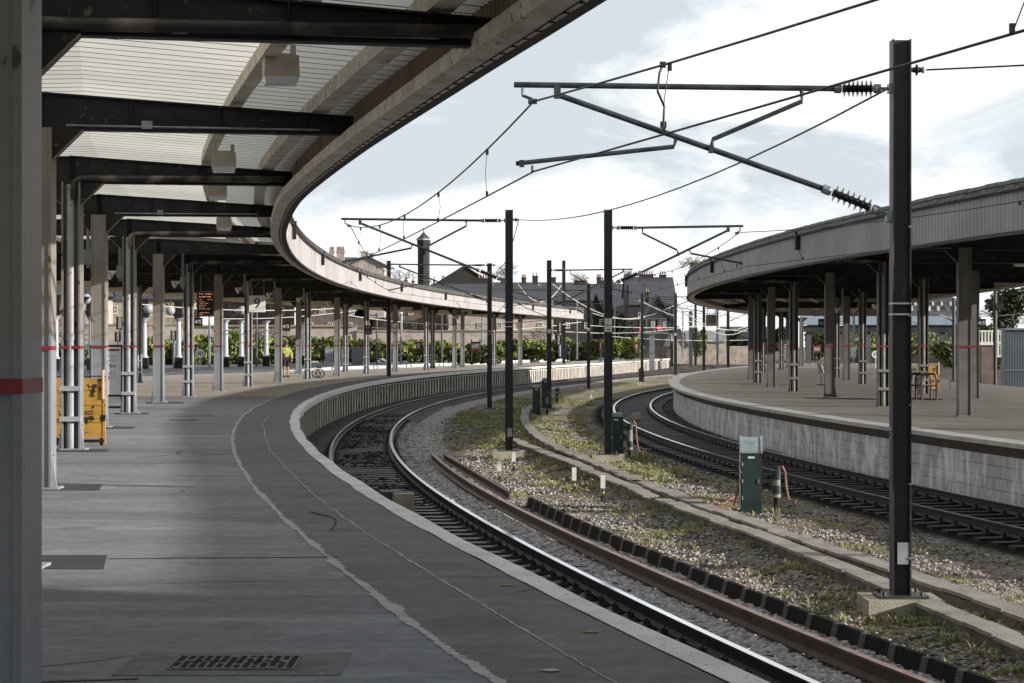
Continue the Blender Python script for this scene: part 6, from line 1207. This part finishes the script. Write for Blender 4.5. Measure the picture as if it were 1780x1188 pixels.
def street_lamp(x, yt, yb, Y, dx, label):
    a = px(x, yb, Y); h = (yb-yt)/FPX*Y; e = empty('yard_lamp', tuple(a), 0, label, 'street lamp', 'yard lamps beside the right platform'); mb = MB(); mb.tube([(0, 0, -.4), (0, 0, h)], .09, 8); mb.build('post', M['mast'], e); mb = MB(); l = abs(dx)/FPX*Y; s = 1 if dx > 0 else -1; z = h*.72; mb.tube([(0, 0, z), (s*l*.6, 0, z+l*.3)], .04, 6); mb.build('arm', M['mastgrey'], e); mb = MB(); mb.hexa([(s*l*.5, -.15, z+l*.22), (s*l, -.15, z+l*.42), (s*l, .15, z+l*.42), (s*l*.5, .15, z+l*.22), (s*l*.5, -.12, z+l*.34), (s*l, -.12, z+l*.50), (s*l, .12, z+l*.50), (s*l*.5, .12, z+l*.34)]); mb.build('lantern', M['greypl'], e)
street_lamp(1658, 518, 665, 115, -26, 'dark yard lamp with angled lantern left of the double column'); street_lamp(1730, 503, 676, 100, -24, 'dark yard lamp with angled lantern left of the container'); street_lamp(1596, 540, 625, 200, -16, 'distant yard lamp below the slate hall')
p = px(1737, 533, 100); e = empty('floodlight', tuple(p), 0, 'black box floodlight hung from the right canopy', 'floodlight'); mb = MB(); mb.box((0, 0, 0), (.36, .3, .28)); mb.build('body', M['black'], e); mb = MB(); mb.tube([(-.13, 0, .14), (-.13, 0, 1.1)], .015, 5); mb.tube([(.15, 0, .14), (.15, 0, 1.1)], .015, 5); mb.build('hanger', M['black'], e)
# extra tracks at the right rear
for i, (xo, lab) in enumerate(((26, 'rear track right of the right platform, nearer'), (30, 'rear track right of the right platform, farther'))):
    f = pcurve([-10, 40, 80, 120, 200, 290], [xo+12, xo+3, xo-2, xo-3, xo+2, xo+16]); t = empty('railway_track', (float(f(60)), 60, 0), 0, lab, 'railway track', 'railway tracks beside the right platform')
    for s in (-1, 1): rail(f, s*.75, 40, 285, t, step=2.)
    mb = MB()
    for y in arc(f, 40, 285, .8): mb.box((float(f(y)), y, -.03), (2.5, .25, .1), -math.atan(float(slope(f, y))))
    o = mb.build('sleepers', M['sleeper'], t, world=True); tag(o, kind='stuff')
for i, (dx, lab) in enumerate(((-4.4, 'distant track beyond the end of the left platform, left'), (3.8, 'distant track beyond the right platform tip, right'))):
    f = lambda y, dx=dx: trk1(y)+dx; t = empty('railway_track', (float(f(225)), 225, 0), 0, lab, 'railway track', 'distant railway tracks'); 
    for s in (-1, 1): rail(f, s*.75, 205 if dx > 0 else 268, 288, t, step=2.)
    mb = MB()
    for y in arc(f, 205 if dx > 0 else 268, 288, .8): mb.box((float(f(y)), y, -.06), (2.5, .25, .1), -math.atan(float(slope(f, y))))
    o = mb.build('sleepers', M['sleeper'], t, world=True); tag(o, kind='stuff')
# unseen brick block added at the right to keep the sun off the near platform
e = empty('added_sun_blocker', (18, -4, ZP), 0, 'added tall brick block out of view, shading the near platform', 'sun blocker'); mb = MB(); mb.box((0, 0, 6.2), (7, 19, 12.4)); mb.build('wall', M['brick'], e); mb = MB(); mb.box((0, 0, 12.5), (7.6, 19.6, .2)); mb.build('roof', M['slate'], e)
for y in (-5, -1, 3): mb = MB(); mb.box((-3.52, y, 1.6), (.06, 1.3, 1.4)); mb.build('window', M['white'], e); mb = MB(); mb.box((-3.56, y, 1.6), (.04, 1.1, 1.2)); mb.build('pane', M['glass'], e)
# ------------------------------------------------------------ weeds
def weeds(n, seed):
    g = np.random.default_rng(seed); X, Y = [], []
    while sum(len(a) for a in X) < n:
        y = 17+95*g.random(4000)**1.5; u = g.random(4000); x = trk1(y)+2.3+u*(trk2(y)-2.0-trk1(y)-2.3); ns = fbm(x, y, .55, 91); ns2 = fbm(x, y, 2.2, 95)
        near = np.minimum(np.abs(x-trB(y)), np.abs(x-trA(y))); w = ssm(.50, .62, ns)*ssm(.40, .55, ns2)*(.3+.7*ssm(26, 45, y))+.9*(near < .35)*ssm(.5, .6, ns2)+.4*(near < 1.)*ssm(.55, .65, ns2)
        k = g.random(4000) < w*.8; X.append(x[k]); Y.append(y[k])
    x, y = np.concatenate(X)[:n], np.concatenate(Y)[:n]; v, f = [], []; z0 = gz(x, y)
    for i in range(n):
        h = g.uniform(.02, .075)*(1.8 if g.random() < .06 else 1)*(1 if y[i] < 40 else 1.3); m = 6
        for j in range(m):
            a = g.random()*6.28; ln = h*g.uniform(.6, 1.3); s = .003+.005*g.random()+(.005 if y[i] > 40 else 0); ca, sa = math.cos(a), math.sin(a); tx, ty = x[i]+ca*ln*.6, y[i]+sa*ln*.6; mx_, my_ = x[i]+ca*ln*.25, y[i]+sa*ln*.25; o = len(v)
            v += [(x[i], y[i], z0[i]-.01), (mx_-sa*s, my_+ca*s, z0[i]+ln*.55), (tx, ty, z0[i]+ln*g.uniform(.5, 1.)), (mx_+sa*s, my_-ca*s, z0[i]+ln*.55)]; f.append((o, o+1, o+2, o+3))
    me = bpy.data.meshes.new('trackside_weeds'); me.from_pydata(v, [], f); me.materials.append(M['weed']); o = bpy.data.objects.new('trackside_weeds', me); COL.objects.link(o); tag(o, 'low green and yellowish weeds growing over the ground between the tracks', 'weeds', kind='stuff')
weeds(34000, 5)
def weed_plant(x, yb, h, label, seed):
    g = random.Random(seed); q = gp(x, yb, -.05); mb = MB(); 
    for k in range(26):
        a = g.random()*6.28; l = h*g.uniform(.5, 1); w_ = .004+.006*g.random(); ca, sa = math.cos(a), math.sin(a); m1_ = (q.x+ca*l*.3, q.y+sa*l*.3, -.05+l*.7); tp = (q.x+ca*l*.55, q.y+sa*l*.55, -.05+l*g.uniform(.6, 1.05)); mb.add([(q.x, q.y, -.07), (m1_[0]-sa*w_, m1_[1]+ca*w_, m1_[2]), tp, (m1_[0]+sa*w_, m1_[1]-ca*w_, m1_[2])], [(0, 1, 2, 3)])
    tag(mb.build('weed_plant', M['weed']), label, 'plant', 'single leafy weeds')
for i, (x, yb, h, lab) in enumerate([(1495, 1048, .14, 'leafy weed just left of the nearest mast base'), (1660, 1126, .20, 'leafy weed right of the nearest mast base'), (1732, 1160, .18, 'leafy weed in the bottom right corner'), (1697, 1150, .20, 'wispy weed near the bottom right trough'), (1145, 856, .30, 'tall tuft on the trough beside the marker posts'), (1280, 945, .28, 'weed at the trough wall, centre right'), (975, 905, .16, 'bright weed near the short spare rail'), (1350, 905, .30, 'bright weed at the foot of the hooded cabinet')]): weed_plant(x, yb, h, lab, i)
